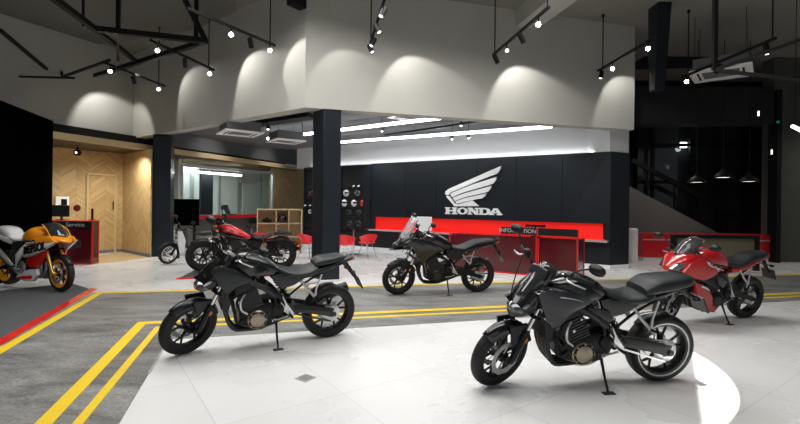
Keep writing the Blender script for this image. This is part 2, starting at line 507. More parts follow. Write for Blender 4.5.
def wall_poly(P, Q, th, z0, z1, name, mt, side=1, kind='structure'):
    d = (Q - P); d.z = 0; L = d.length; d.normalize(); n = Vector((-d.y, d.x, 0)) * side; m = MB(); rings = []
    for z in (z0, z1): rings.append([Vector((q.x, q.y, z)) for q in (P, P + d * L, P + d * L + n * th, P + n * th)])
    m.loft(rings); o = m.build(name, mt); o['kind'] = kind; return o


b = MB(); d1 = (Kr - Kc).normalized(); d3 = (Kl - Kc).normalized(); n1 = Vector((-d1.y, d1.x, 0)); n3 = Vector((d3.y, -d3.x, 0)); d4 = (Kll - Kl).normalized(); n4 = Vector((d4.y, -d4.x, 0))
T = .28
inn = line_x(Kc + n1 * T, Kr + n1 * T, Kc + n3 * T, Kl + n3 * T)
inl = line_x(Kc + n3 * T, Kl + n3 * T, Kl + n4 * T, Kll + n4 * T)
P = [Kr, Kc, Kl, Kll, Kll + n4 * T, inl, inn, Kr + n1 * T]
b.loft([[Vector((p.x, p.y, z)) for p in P] for z in (ZB, ZC + .1)])
struct(b.build('wall_bulkhead', 'plaster'))
m = MB(); m.box((0, 5.2, ZC + .08), (34, 22, .16))
struct(m.build('ceiling', 'ceiling_paint'))
# corrugated deck over the truss on the left
q = [fl(238, 21.5, ZC - .02), fl(120, 42, ZC - .02), fl(-60, 60, ZC - .02), Vector((-9, 5, ZC - .02)), fl(170, -90, ZC - .02), fl(208, 0, ZC - .02) + Vector((.0, -.2, 0)), fl(232, -20, ZC - .02)]
m = MB(); m.loft([[Vector((p.x, p.y, ZC - .03)) for p in q], [Vector((p.x, p.y, ZC)) for p in q]])
struct(m.build('ceiling_deck', 'deck'))
# ceiling beam running towards the viewer
Bp = at_plane(515, 27, Kc, d1); Bq = at_plane(548.5, 15, Kc, d1)
dd2 = (fl(549, 0, 5.2) - fl(515, 27, 5.2)); dd2.z = 0; dd2.normalize()
Bp = fl(515, 27, 5.2); 
m = MB(); nn = Vector((-dd2.y, dd2.x, 0)); nn = nn if nn.x > 0 else -nn
m.loft([[Bp + UP * a + nn * c + dd2 * t for a, c in ((0, 0), (.5, 0), (.5, .5), (0, .5))] for t in (-.5, 9)])
struct(m.build('ceiling_beam', 'plaster'))

# soffit ceiling over the rear area
Wr = fl(609.5, 269.2); Wl = fl(397.5, 252.0); dw = (Wl - Wr).normalized(); dw.z = 0
Wfar = at_plane(303, 200, Wr, dw); Wfar.z = 0
WL = Wr.copy(); LEN = (Wfar - Wr).length
nb = Vector((dw.y, -dw.x, 0)); nb = nb if nb.y > 0 else -nb     # away from viewer
ZS = 3.42
corner_far = Wfar
P = [inn, Kr + n1 * T, Kr + n1 * T + nb * 1.0, Wfar + nb * 1.5, Wfar + nb * 1.5 - D1 * 6, inl]
P = [Vector((p.x, p.y, 0)) for p in P]
m = MB(); m.loft([[p + UP * z for p in P] for z in (ZS, ZS + .12)])
struct(m.build('ceiling_soffit', 'soffit_grey'))

# logo wall (black) with the lit red niche
HW = 2.71


def wp(t, z, off=0.0): return Wr + dw * t + nb * (-off) + UP * z      # off towards the viewer


def wt(px, py=200):
    q = at_plane(px, py, Wr, dw); return (Vector((q.x, q.y, 0)) - Wr).dot(dw)


tn0, tn1 = wt(606.5), wt(374.5)
m = MB()
def slab(m, t0, t1, z0, z1, dep=.3, off=0):
    m.loft([[wp(t0, z, off), wp(t1, z, off), wp(t1, z, -dep), wp(t0, z, -dep)] for z in (z0, z1)])
seams = [0] + [wt(x) for x in (562, 516, 476, 436, 404)] + [wt(371)]
for a, b2 in zip(seams[:-1], seams[1:]): slab(m, a + .004, b2 - .004, 1.04, HW)
slab(m, 0, wt(371), .09, .66); slab(m, 0, tn0, .66, 1.04); slab(m, tn1, wt(371), .66, 1.04)
struct(m.build('wall_back', 'black_panel'))
m = MB(); slab(m, tn0 - .02, tn1 + .02, .6, 1.12, .30, -.075)
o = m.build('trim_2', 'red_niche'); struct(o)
m = MB(); slab(m, tn0 + .02, tn1 - .02, .664, .670, .07, -.055)
struct(m.build('trim_3', 'led_red'))
m = MB(); slab(m, tn0 - .05, tn1 + .12, .615, .655, .2, .16)
tag(m.build('wall_ledge', 'metal_white'), 'long pale narrow ledge running under the glowing red wall niche', 'shelf')
m = MB(); slab(m, -.0, wt(303), .0, .09, .3, .012); slab(m, 0, .05, 0, .09)
struct(m.build('baseboard_back', 'white_gloss'))
# wall end block, turned away
We = fl(628.5, 268.0); de = (We - Wr); de.z = 0; Le = de.length; de.normalize(); ne = Vector((-de.y, de.x, 0)); ne = ne if ne.y > 0 else -ne
def eslab(m, z0, z1, off=0): m.loft([[Wr - ne * off + UP * z, Wr + de * Le - ne * off + UP * z, Wr + de * Le + ne * .6 + UP * z, Wr + ne * .6 + dw * .2 + UP * z] for z in (z0, z1)])
m = MB(); eslab(m, .09, HW); struct(m.build('wall_return', 'black_panel'))
m = MB(); eslab(m, 0, .09, .012); struct(m.build('baseboard_return', 'white_gloss'))
m = MB(); eslab(m, HW, ZS, -.03); slab(m, 0, wt(303) + .6, HW, ZS, .5, -.26); struct(m.build('wall_upper', 'white_paint'))

cm = wp(wt(303) / 2, HW + .03, -.19); cd = area('cove_light', cm, cm + UP + nb * .35, wt(303) * .97, .05, 9, (.97, .99, 1), 170)
zz = -(UP * 1.0 + nb * .35).normalized(); yy = zz.cross(dw).normalized(); MM = Matrix.Identity(4)
for i in range(3): MM[i][0] = dw[i]; MM[i][1] = yy[i]; MM[i][2] = zz[i]; MM[i][3] = cm[i]
cd.matrix_world = MM
# emblem and lettering on the wall
emb = empty('wing_emblem', wp(0, 0)); tag(emb, 'silver wing shaped emblem mounted on the black back wall', 'emblem')
def wing_pt(cx, cy, off=.03):
    q = at_plane(420 + cx / 5.655, 150 + cy / 5.655, Wr, dw); return q - nb * off
feathers = [
    [(147, 248), (150, 234), (166, 221), (460, 92), (456, 113), (441, 133), (415, 144), (300, 188), (178, 240), (168, 252), (158, 258)],
    [(176, 250), (190, 240), (300, 196), (437, 153), (432, 172), (416, 190), (388, 200), (240, 243), (186, 266)],
    [(190, 270), (246, 248), (408, 203), (402, 222), (386, 237), (350, 246), (262, 265), (200, 288)],
    [(205, 291), (262, 271), (380, 246), (371, 263), (350, 275), (318, 279), (212, 303)],
    [(152, 262), (170, 260), (200, 302), (216, 308), (300, 286), (337, 317), (200, 319)]]
for i, F in enumerate(feathers):
    m = MB(); a = [wing_pt(x, y, .01) for x, y in F]; b2 = [wing_pt(x, y, .06) for x, y in F]
    m.loft([a, b2]); o = m.build('feather', 'white_gloss', None); o.parent = emb; o.matrix_parent_inverse = emb.matrix_world.inverted()
# slab serif letters: strokes in a unit box
LET = {
 'H': [[(0, 0), (.42, 0), (.42, .17), (.33, .17), (.33, .41), (.67, .41), (.67, .17), (.58, .17), (.58, 0), (1, 0), (1, .17), (.92, .17), (.92, .83), (1, .83), (1, 1), (.58, 1), (.58, .83), (.67, .83), (.67, .6), (.33, .6), (.33, .83), (.42, .83), (.42, 1), (0, 1), (0, .83), (.08, .83), (.08, .17), (0, .17)]],
 'N': [[(0, 0), (.36, 0), (.36, .17), (.27, .17), (.27, .62), (.66, 0), (.9, 0), (.9, .83), (1, .83), (1, 1), (.62, 1), (.62, .83), (.72, .83), (.72, .42), (.36, 1), (0, 1), (0, .83), (.09, .83), (.09, .17), (0, .17)]],
 'D': [[(0, 0), (.62, 0), (.84, .08), (.98, .28), (1, .5), (.98, .72), (.84, .92), (.62, 1), (0, 1), (0, .83), (.1, .83), (.1, .17), (0, .17)], [(.36, .19), (.56, .19), (.68, .28), (.74, .5), (.68, .72), (.56, .81), (.36, .81)]],
 'A': [[(0, 0), (.4, 0), (.4, .16), (.31, .16), (.345, .27), (.655, .27), (.69, .16), (.6, .16), (.6, 0), (1, 0), (1, .16), (.93, .16), (.64, 1), (.36, 1), (.07, .16), (0, .16)], [(.39, .42), (.61, .42), (.5, .77)]],
 'O': [[(.5 + .5 * math.cos(t * PI / 10), .5 + .5 * math.sin(t * PI / 10)) for t in range(20)], [(.5 + .24 * math.cos(t * PI / 10), .5 + .32 * math.sin(t * PI / 10)) for t in range(20)]],
}
let = empty('wall_lettering', wp(0, 0)); tag(let, 'white slab serif HONDA lettering on the black back wall below the wing emblem', 'lettering')
x0s = [(145, 213), (214, 272), (273, 338), (334, 400), (392, 468)]
for ch, (xa, xb) in zip('HONDA', x0s):
    from mathutils.geometry import tessellate_polygon
    loops = LET[ch]; pts = [Vector((p[0], p[1], 0)) for lp in loops for p in lp]
    tris = tessellate_polygon([[Vector((p[0], p[1], 0)) for p in lp] for lp in loops])
    ya, yb = 362, 323
    sl = .02
    def L3(p, off):
        cx = xa + (xb - xa) * p[0]; cy = ya + (yb - ya) * p[1] + (cx - 145) * .022; return wing_pt(cx, cy, off)
    m = MB(); n = len(pts); vs = [L3(p, .01) for p in pts] + [L3(p, .05) for p in pts]
    fs = [t for t in tris] + [tuple(n + i for i in reversed(t)) for t in tris]; o0 = 0
    for lp in loops:
        k = len(lp)
        for i in range(k): fs.append((o0 + i, o0 + (i + 1) % k, n + o0 + (i + 1) % k, n + o0 + i))
        o0 += k
    m.add(vs, fs); o = m.build('letter_' + ch.lower(), 'white_gloss'); o.parent = let; o.matrix_parent_inverse = let.matrix_world.inverted()

# columns
e0 = fl(322, 280.0); q = at_plane(340.4, 200, e0, D1); qb = Vector((q.x, q.y, 0)); q = at_plane(312.6, 200, e0, D3); qa = Vector((q.x, q.y, 0))
m = MB(); m.loft([[qq + UP * z for qq in (e0, qb, qb + qa - e0 + D2 * .12, qa + D2 * .1)] for z in (0, ZB)])
struct(m.build('wall_column', 'column_steel', bevel=.008))
e0 = fl(151.6, 256.8); q = at_plane(170.5, 200, e0, D1); wd = (Vector((q.x, q.y, 0)) - e0).length
m = MB(); m.loft([[e0 + UP * z, e0 + D1 * wd + UP * z, e0 + D1 * wd + D2 * .5 + UP * z, e0 + D2 * .5 + UP * z] for z in (0, ZB - .02)])
struct(m.build('wall_column', 'column_steel', bevel=.008))

# ---- left: black partition, wood alcove
Pe = fl(51.5, 268); 
m = MB(); m.loft([[q + UP * z for q in (Pe, Pe - D2 * 3.4, Pe - D2 * 3.4 - D1 * .15, Pe - D1 * .15)] for z in (0, at(51.5, 121, Pe.y).z)])
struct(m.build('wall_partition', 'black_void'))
Ac = fl(122, 251.6); As = fl(149.8, 257.3); ds = (As - Ac).normalized()
ZF0, ZF1 = 2.78, 2.92
Fl = fl(51, 131, ZF1); Fr = fl(303, 167, ZF1); df = (Fr - Fl).normalized()
def wood_wall(name, P, d, L, z0, z1, th=.1, side=1):
    n = Vector((-d.y, d.x, 0)) * side; m = MB(); X = Matrix.Identity(4)
    m.loft([[Vector((0, 0, z)), Vector((L, 0, z)), Vector((L, th * side, z)), Vector((0, th * side, z))] for z in (z0, z1)])
    o = m.build(name, 'chevron'); o.matrix_world = frame_m(Vector((P.x, P.y, 0)), d, Vector((-d.y, d.x, 0)))
    return struct(o)
wood_wall('wall_alcove', Ac - D4 * 5.5, D4, 5.5, 0, ZF0, .12, 1)
wood_wall('wall_alcove_side', Ac, ds, (As - Ac).length, 0, ZF0, .03, 1)
# canopy fascia and wooden soffit boards
Fl2 = Fl + df * .02; Fr2 = Fr
nf = Vector((-df.y, df.x, 0)); nf = nf if nf.x < 0 else -nf
m = MB(); m.loft([[q + UP * (z) for q in (Vector((Fl2.x, Fl2.y, 0)), Vector((Fr2.x, Fr2.y, 0)), Vector((Fr2.x, Fr2.y, 0)) + nf * 3.2, Vector((Fl2.x, Fl2.y, 0)) + nf * 3.2)] for z in (ZF0, ZF1)])
struct(m.build('ceiling_canopy', 'pale_wood'))
m = MB()
for off, z0_, z1_, th in ((.9, ZF1, 3.24, .3),):
    qa = Fl2 + nf * off; m.loft([[Vector((q.x, q.y, z)) for q in (qa, Fr2 + nf * off, Fr2 + nf * (off + th), qa + nf * th)] for z in (z0_, z1_)])
struct(m.build('trim_6', 'steel_black'))
m = MB(); qa = Fl2 + df * (fl(172, 149, ZF1) - Fl2).length + nf * .3; m.loft([[Vector((q.x, q.y, z)) for q in (qa, Fr2 + nf * .3 + df * .6, Fr2 + nf * .5 + df * .6, qa + nf * .2)] for z in (3.02, 3.9)])
struct(m.build('wall_canopy', 'soffit_grey'))
m = MB()
for k in range(1, 14):
    q = Vector((Fl2.x, Fl2.y, ZF0 - .006)) + nf * (.16 * k); m.bar(q, q + df * (Fr2 - Fl2).length, .02, .012)
struct(m.build('trim_4', 'steel_black'))
fa = [fl(80, 259), fl(97, 256), fl(122, 251.9), fl(149.6, 257.6), fl(97, 264.2), fl(80, 266)]
m = MB(); m.loft([[Vector((v.x, v.y, 0)) for v in fa], [Vector((v.x, v.y, .003)) for v in fa]]); struct(m.build('floor_alcove', 'alcove_floor'))
# door leaf in chevron wall
a4 = at_plane(86.5, 200, Ac, D4); b4 = at_plane(115.5, 200, Ac, D4); nv = Vector((-D4.y, D4.x, 0)); vv = -nv if nv.y > 0 else nv
zt = at_plane(100, 174.5, Ac, D4).z
nv = Vector((D4.y, -D4.x, 0))
m = MB()
for q in (a4, b4): m.bar(Vector((q.x, q.y, .0)) + nv * .02, Vector((q.x, q.y, zt)) + nv * .02, .05, .05)
m.bar(Vector((a4.x, a4.y, zt)) + nv * .02, Vector((b4.x, b4.y, zt)) + nv * .02, .05, .05)
do = m.build('door_1', 'pale_wood'); struct(do)
q = at_plane(112, 206, Ac, D4); m = MB(); m.cyl(q + nv * .06 - UP * .1, q + nv * .06 + UP * .12, .015)
m.build('door_handle', 'steel_black', do)
m = MB(); m.obox(Ac - D4 * 5.5 + nv * .02, D4, 5.5, .03, 0, .08); struct(m.build('baseboard_alcove', 'soffit_grey'))
m = MB(); ns = Vector((ds.y, -ds.x, 0)); ns = ns if ns.y < 0 else -ns; m.obox(Ac + ns * .02, ds, (As - Ac).length, .03, 0, .08); struct(m.build('baseboard_side', 'soffit_grey'))
# small things on the alcove wall
q = at_plane(61.5, 204, Ac, D4)
e = empty('wall_intercom', q, frame_m(Vector(), D4, UP).to_3x3()); tag(e, 'white wall-mounted box with small dark screen on chevron wood wall', 'intercom')
m = MB(); m.box((0, 0, .03), (.30, .38, .06)); m.build('housing', 'white_gloss', e, bevel=.01)
m = MB(); m.box((.03, .05, .063), (.13, .16, .008)); m.build('display', 'screen_dark', e)
q = at_plane(76.8, 208, Ac, D4); m = MB(); m.lathe([(0, 0), (.085, 0), (.085, .02), (.075, .03), (0, .03)], q, nv, 24)
tag(m.build('round_sign', 'maroon_glass'), 'small round red sign on the chevron wood wall above the counter', 'sign')
q = at_plane(77, 152, Ac, D4); q = fl(77.5, 152.5, 2.62)
e = empty('ceiling_camera', q); tag(e, 'small dark globe spotlight under the wooden canopy', 'spotlight')
m = MB(); m.ball((0, 0, 0), .085); m.build('globe', 'steel_black', e)
m = MB(); m.cyl((0, 0, .05), (0, 0, ZF0 - .012 - 2.62), .02); m.build('stem', 'steel_black', e)
m = MB(); m.ball((.02, -.075, -.01), .025); m.build('lens', 'pendant_on', e)

# ---- service counter on the left
def counter(name, label, P, d, L, dep, h, text=None, band=(0, 1), h2=None):
    hb_ = h2 or h
    ang = math.atan2(d.y, d.x); e = empty(name, P, Matrix.Rotation(ang, 3, 'Z')); tag(e, label, 'counter')
    m = MB(); m.box((L / 2, dep / 2, hb_ / 2), (L - .02, dep - .04, hb_ - .02)); m.build('body', 'maroon_glass', e)
    m = MB(); t = .03
    for x in (t / 2, L - t / 2):
        for y in (-.02 + t / 2, dep - t / 2): hh = h if (y < .1 and (h2 is None or x > t)) else hb_; m.box((x, y, hh / 2), (t, t, hh))
    for y in (-.02 + t / 2, dep - t / 2): m.box((L / 2, y, t / 2), (L - 2 * t, t, t)); (m.box((L / 2, y, h - t / 2), (L - 2 * t, t, t)) if h2 is None else None)
    m.build('frame', 'red_paint', e)
    m = MB(); m.box((L / 2, dep / 2 + .01, hb_ + .008), (L - .0, dep - .02, .016)); m.build('worktop', 'red_paint' if h2 is None else 'maroon_glass', e)
    if h2: m = MB(); m.box((L * (band[0] + band[1]) / 2, -.012, (h2 + h) / 2 - .06), (L * (band[1] - band[0]) - t, .008, h - h2 - .1)); m.build('glass_screen', 'glass', e)
    m = MB(); m.box((L * (band[0] + band[1]) / 2, -.033, h - .075), (L * (band[1] - band[0]) - t, .024, .15)); m.build('fascia_board', 'plastic_black', e)
    if text: text_mesh('lettering', text, 'metal_white', e, frame_m(Vector((L * text_pos, -.047, h - .075)), Vector((1, 0, 0)), UP), text_size, .002, .001)
    return e


text_pos = .68; text_size = .13
SA = fl(92.5, 264.5); hS = at(97, 221.5, SA.y).z
sd = dirv(80)
counter('service_counter', 'maroon glass service counter with red frame beside the chevron wood alcove', SA - sd * 1.06, sd, 1.06, .3, hS, 'Service')
q = at(66, 219, SA.y + .15); z0 = hS + .024
e = empty('computer_monitor', (q.x - .12, q.y, z0)); tag(e, 'small black computer monitor on the service counter', 'monitor')
m = MB(); m.box((0, 0, .2), (.38, .03, .26)); m.build('display', 'screen_dark', e)
m = MB(); m.box((0, .03, .04), (.04, .03, .1)); m.box((0, .03, .006), (.2, .14, .012)); m.build('stand', 'plastic_black', e)
q = at(92.3, 219, SA.y + .2)
m = MB(); m.box((q.x, q.y, z0 + .13), (.035, .035, .26)); m.box((q.x, q.y, z0 + .006), (.1, .1, .012))
tag(m.build('sign_stand', 'maroon_glass'), 'slim upright dark red stand at the right end of the service counter', 'stand')

# ---- office behind the red desk
Oa = fl(178, 255.5); Oa = fl(181.5, 163.7, 2.62); Ob = fl(272.6, 172.4, 2.62); do_ = (Ob - Oa); do_.z = 0; Lo = do_.length; do_.normalize()
Oa.z = 0; Ob.z = 0; no = Vector((-do_.y, do_.x, 0)); no = no if no.x < 0 else -no
cf = at_plane(303.5, 200, Oa, do_); cf.z = 0
wood_wall('wall_office_wood', Ob, do_, (cf - Ob).length, 0, ZF0, .12, 1)
ws = empty('window_1', Oa, Matrix.Rotation(math.atan2(do_.y, do_.x), 3, 'Z')); ws['kind'] = 'structure'
m = MB(); m.box((Lo / 2, 0, 2.58), (Lo, .1, .1)); m.box((Lo / 2, 0, .95), (Lo, .1, .08))
for x in (0, Lo): m.box((x, 0, 1.3), (.07, .1, 2.6))
m.build('window_frame', 'alu', ws)
m = MB(); m.box((Lo / 2, 0, .46), (Lo, .1, .92)); m.build('window_apron', 'office_blind', ws)
m = MB(); m.box((Lo / 2, 0, 1.76), (Lo - .06, .012, 1.55)); m.build('window_pane', 'glass', ws)
m = MB()
m.box((Lo / 2 + 1, 2.2, 1.4), (Lo + 2.1, .1, 2.8)); m.box((-.05, 1.1, 1.4), (.1, 2.2, 2.8))
m.box((Lo + 2, 1.1, 1.4), (.1, 2.2, 2.8)); m.build('office_back_wall', 'office_wall', ws)
m = MB(); m.box((Lo / 2 + 1, 1.1, 2.83), (Lo + 2.1, 2.3, .05)); m.build('office_ceiling', 'white_paint', ws)
def op(px, off): q = at_plane(px, 200, Oa + no * off, do_); return (Vector((q.x, q.y, 0)) - Oa).dot(do_)
m = MB(); a, b2 = op(200, 1.2), op(212, 1.2); m.box(((a + b2) / 2, 1.2, 1.4), (abs(b2 - a), .1, 2.7)); m.build('office_door', 'black_panel', ws)
m = MB()
for px in (192, 219, 238, 262): m.box((op(px, 2.1), 2.1, 1.4), (.1, .06, 2.7))
a, b2 = op(240, 2.05), op(262, 2.05); m.box(((a + b2) / 2, 2.05, 2.3), (abs(b2 - a), .06, .12)); m.build('office_partition', 'alu', ws)
m = MB(); a, b2 = op(242, 2.0), op(261, 2.0); m.box(((a + b2) / 2, 2.0, 1.3), (abs(b2 - a), .04, 1.9)); m.build('office_blind', 'office_blind', ws)
t0 = fl(183, 168.5, 2.5); t1 = fl(241, 174, 2.5)
m = MB(); m.cyl(Oa + no * .5 + do_ * .15 + UP * 2.44, Oa + no * .5 + do_ * (Lo * .72) + UP * 2.44, .035, seg=10)
tag(m.build('office_tube_lamp', 'tube_on'), 'glowing white tube lamp inside the glazed office', 'lamp')
area('office_light', Oa + no * 1.2 + do_ * Lo * .5 + UP * 2.7, Oa + no * 1.2 + do_ * Lo * .5, 2.5, 1.2, 60, (.95, 1, .98))

# red office desk in front of window
dz = 1.02
ka = fl(196, 221.5, dz); 
de2 = Oa - no * .45
e = empty('long_desk', de2, Matrix.Rotation(math.atan2(do_.y, do_.x), 3, 'Z')); tag(e, 'long red-topped desk standing below the office window', 'desk')
m = MB(); m.box((Lo / 2 - .2, 0, dz - .04), (Lo + .2, .6, .1)); m.build('desktop', 'red_paint', e)
for x in (-.2, Lo * .3, Lo * .65, Lo - .35):
    m = MB(); m.box((x, .02, (dz - .09) / 2), (.05, .5, dz - .09)); m.build('leg', 'carcass_grey', e)
m = MB(); m.box((Lo / 2 - .2, .22, .55), (Lo, .03, .75)); m.build('modesty_panel', 'carcass_grey', e)
def on_desk(px, off=.0): q = at_plane(px, 200, de2, do_); return Vector((q.x, q.y, dz + .01)) 
q = on_desk(231)
e = empty('laptop', q, Matrix.Rotation(math.atan2(do_.y, do_.x) + .5, 3, 'Z')); tag(e, 'open black laptop on the long red desk', 'laptop')
m = MB(); m.box((0, .0, .012), (.4, .28, .024)); m.build('keyboard_base', 'plastic_black', e)
m = MB(); m.box((.06, .16, .17), (.4, .02, .32), Matrix.Rotation(R(-20), 3, 'X')); m.build('display', 'screen_dark', e)
for k, px in enumerate((240.5, 245)):
    q = on_desk(px); m = MB(); m.lathe([(0, 0), (.04, 0), (.045, .12), (.03, .17), (.014, .19), (.014, .22), (0, .22)], q, (0, 0, 1), 14)
    tag(m.build('bottle', 'office_blind'), ('left one of two pale bottles on the red desk right of the laptop', 'right one of two pale bottles on the red desk, nearer the cube shelf')[k], 'bottle', 'bottles on the long desk')
for k, px in enumerate((219, 252)):
    q = at_plane(px, 200, de2 - no * .7, do_); e = empty('office_stool', (q.x, q.y, 0)); tag(e, ('dark low-back stool at the middle of the long red desk', 'dark low-back stool at the right end of the long red desk')[k], 'stool', 'stools at the long desk')
    m = MB(); m.lathe([(0, .62), (.17, .62), (.19, .65), (.17, .69), (0, .69)], (0, 0, 0), (0, 0, 1), 20); m.build('seat', 'plastic_black', e)
    m = MB(); m.cyl((0, 0, .02), (0, 0, .62), .022); m.build('pole', 'chrome', e)
    m = MB(); m.lathe([(0, 0), (.19, 0), (.19, .015), (.03, .035), (0, .035)], (0, 0, 0), (0, 0, 1), 20); m.build('base', 'chrome', e)
    m = MB(); m.box((0, .16, .84), (.3, .03, .2)); m.build('backrest', 'plastic_black', e, bevel=.01)
# black display board
q = at(186.5, 224, 11.4)
e = empty('display_board', (q.x, q.y, 0)); tag(e, 'large black screen board standing between the left column and the office window', 'screen')
zt = at(186, 199, 11.4).z; zb = at(186, 225.5, 11.4).z
m = MB(); m.box((0, 0, (zt + zb) / 2), (.62, .06, zt - zb)); m.build('panel', 'black_void', e, bevel=.008)
for x in (-.2, .2):
    m = MB(); m.box((x, 0, zb / 2), (.05, .05, zb)); m.build('leg', 'steel_black', e)
# cube shelf
BA = fl(256.5, 251.5); BB = fl(297, 254.5); 
e_ = at(256, 208.7, BA.y)
SH = e_.z; dB = D1; LB = (at_plane(302, 200, BA, D1) - BA); LB.z = 0; LB = LB.length
e = empty('cube_shelf', BA, Matrix.Rotation(math.atan2(D1.y, D1.x), 3, 'Z')); tag(e, 'pale wooden open cube shelf with dark gear in it behind the red-tanked cruiser', 'shelf')
m = MB(); t = .035
m.box((LB / 2, .0, SH - t / 2), (LB, .4, t)); m.box((LB / 2, 0, t / 2), (LB, .4, t)); m.box((0 + t / 2, 0, SH / 2), (t, .4, SH - 2 * t)); m.box((LB - t / 2, 0, SH / 2), (t, .4, SH - 2 * t))
m.build('carcass', 'pale_wood', e)
m = MB(); m.box((LB / 2, .19, SH / 2), (LB - 2 * t, .015, SH - 2 * t)); m.build('back_panel', 'pale_wood', e)
for z in (SH * .34, SH * .66):
    m = MB(); m.box((LB / 2, -.01, z), (LB - 2 * t, .36, t * .8)); m.build('shelf_board', 'pale_wood', e)
for x in (LB * .42, LB * .70):
    m = MB(); m.box((x, -.015, SH / 2), (t * .8, .35, SH - 2 * t - .002)); m.build('divider', 'pale_wood', e)
def shelf_pt(x, z): return BA + D1 * x + UP * z
p = shelf_pt(LB * .22, SH * .66 + .02)
m = MB(); m.ball(p + UP * .06, .1, 1.6, 1, .6); m.ball(p + UP * .12, .06, 1, 1, .7)
tag(m.build('riding_boot', 'plastic_black'), 'dark shoe lying in the upper left cell of the cube shelf', 'shoe')
def helmet(P, r, rot, shell, label, group=None):
    e = empty('helmet', P, Matrix.Rotation(rot, 3, 'Z')); tag(e, label, 'helmet', group)
    m = MB(); rings = []
    for i in range(1, 9):
        ph = PI * .86 * i / 9; rings.append([Vector((r * 1.12 * math.sin(ph) * math.cos(2 * PI * k / 20), r * .92 * math.sin(ph) * math.sin(2 * PI * k / 20), r * (.93 + math.cos(ph)))) for k in range(20)])
    m.loft(rings); m.build('shell', shell, e)
    m = MB(); rings = []
    for z in (-.12, .02, .16, .3):
        rr = r * 1.02 * math.sqrt(1 - z * z); rings.append([Vector((rr * 1.13 * math.cos(a), rr * .95 * math.sin(a), r * (.93 + z))) for a in [-1.0 + .2 * k for k in range(11)]] + [Vector((rr * 1.0 * math.cos(a), rr * .85 * math.sin(a), r * (.93 + z))) for a in [1.0 - .2 * k for k in range(11)]])
    m.loft(rings); m.build('visor', 'screen_smoke', e)
    return e
helmet(shelf_pt(LB * .56, SH * .66 + .02) - D2 * .03, .13, R(-120), 'bike_black', 'black helmet with smoked visor in the upper middle cell of the cube shelf')

# ---- black gear shelving at the left end of the logo wall
m = MB(); ta, tb = wt(371.0) , wt(303.5)
e = empty('display_shelving', wp(ta, 0)); tag(e, 'tall black shelving of riding gear at the left end of the logo wall', 'shelving')
def rel(o): o.parent = e; o.matrix_parent_inverse = e.matrix_world.inverted(); return o
m = MB(); slab(m, ta + .01, wt(363), .02 + .07, HW - .02, .3, .012); slab(m, tb - .03, tb, .09, HW - .02, .4, .3 - .3); slab(m, wt(363), tb, HW - .08, HW - .02, .4); slab(m, wt(363), tb, .09, .5, .4)
rel(m.build('carcass', 'black_panel'))
m = MB(); slab(m, wt(363), tb, .09, HW - .02, .05, -.4); rel(m.build('back_panel', 'dark_wall'))
td = [wt(363) + .02, wt(341), wt(327), tb - .03]
m = MB(); slab(m, td[1] - .0, td[1] + .03, .5, HW - .08, .38, -.01); slab(m, td[2], td[2] + .03, .5, HW - .08, .38, -.01); rel(m.build('divider', 'dark_wall'))
rows = [.52]; 
for py in (228, 216.5, 207.5, 197.5, 187.5):
    q = at_plane(352, py, Wr, dw); rows.append(q.z)
for z in rows[1:]:
    m = MB(); slab(m, td[0], tb - .03, z - .03, z, .38, -.01); rel(m.build('shelf_board', 'black_panel'))
def sp(px, z, back=.15): t = wt(px); return wp(t, z + .001, -back)
def boot(P, rot, label, mt='race_white', g='gear on the black shelving'):
    e = empty('riding_boot', P, Matrix.Rotation(rot, 3, 'Z') @ Matrix.Rotation(R(0), 3, 'X')); tag(e, label, 'boot', g)
    m = MB(); m.tube([(-.03, 0, .04), (-.03, 0, .14), (-.04, 0, .3)], [.055, .05, .06], 14, 3); m.body([(-.09, .02, .1, .045), (0, .02, .12, .05), (.1, .02, .08, .045), (.16, .02, .05, .03)], 14, 3); m.build('upper', mt, e)
    m = MB(); m.body([(-.1, 0, .025, .045), (0, 0, .02, .045), (.1, 0, .02, .045), (.17, 0, .02, .03)], 14, 3); m.build('sole', 'plastic_black', e)
boot(sp(354, rows[5]), R(200), 'white tall riding boot, left one on the upper shelf right of the central column')
boot(sp(359, rows[5]), R(200), 'white tall riding boot, right one on the upper shelf right of the central column')
boot(sp(344.5, rows[5]), R(180), 'dark reddish riding boot on the upper shelf right of the central column', 'maroon_glass')
helmet(sp(344.5, rows[4]), .155, R(-70), 'race_white', 'white helmet on the second shelf, right beside the central column', 'gear on the black shelving')
helmet(sp(355.5, rows[4]), .155, R(-70), 'lens_glass', 'silver grey helmet on the second shelf below the white boots', 'gear on the black shelving')
helmet(sp(343, rows[3]), .155, R(-100), 'white_gloss', 'white helmet on the third shelf, right beside the central column', 'gear on the black shelving')
helmet(sp(352.5, rows[3]), .155, R(-60), 'race_white', 'white helmet on the third shelf, left of the red helmet', 'gear on the black shelving')
helmet(sp(361.5, rows[3]), .155, R(-60), 'race_red', 'red helmet at the right end of the third shelf', 'gear on the black shelving')
helmet(sp(347, rows[2]), .155, R(-60), 'engine_dark', 'dark helmet on the fourth shelf nearer the central column', 'gear on the black shelving')
helmet(sp(357, rows[2]), .155, R(-60), 'engine_dark', 'dark helmet on the fourth shelf nearer the wall panel', 'gear on the black shelving')
helmet(sp(348, rows[1]), .155, R(-60), 'bike_black', 'black helmet on the lowest open shelf nearer the central column', 'gear on the black shelving')
helmet(sp(357, rows[1]), .155, R(-60), 'bike_black', 'black helmet on the lowest open shelf nearer the wall panel', 'gear on the black shelving')
boot(sp(305.6, rows[3]), R(200), 'left white tall boot in the shelving left of the central column')
boot(sp(310.5, rows[3]), R(200), 'right white tall boot in the shelving left of the central column, beside the column')
helmet(sp(308.5, rows[2]), .13, R(-60), 'race_white', 'white helmet on the shelf below the white boots left of the central column', 'gear on the black shelving')
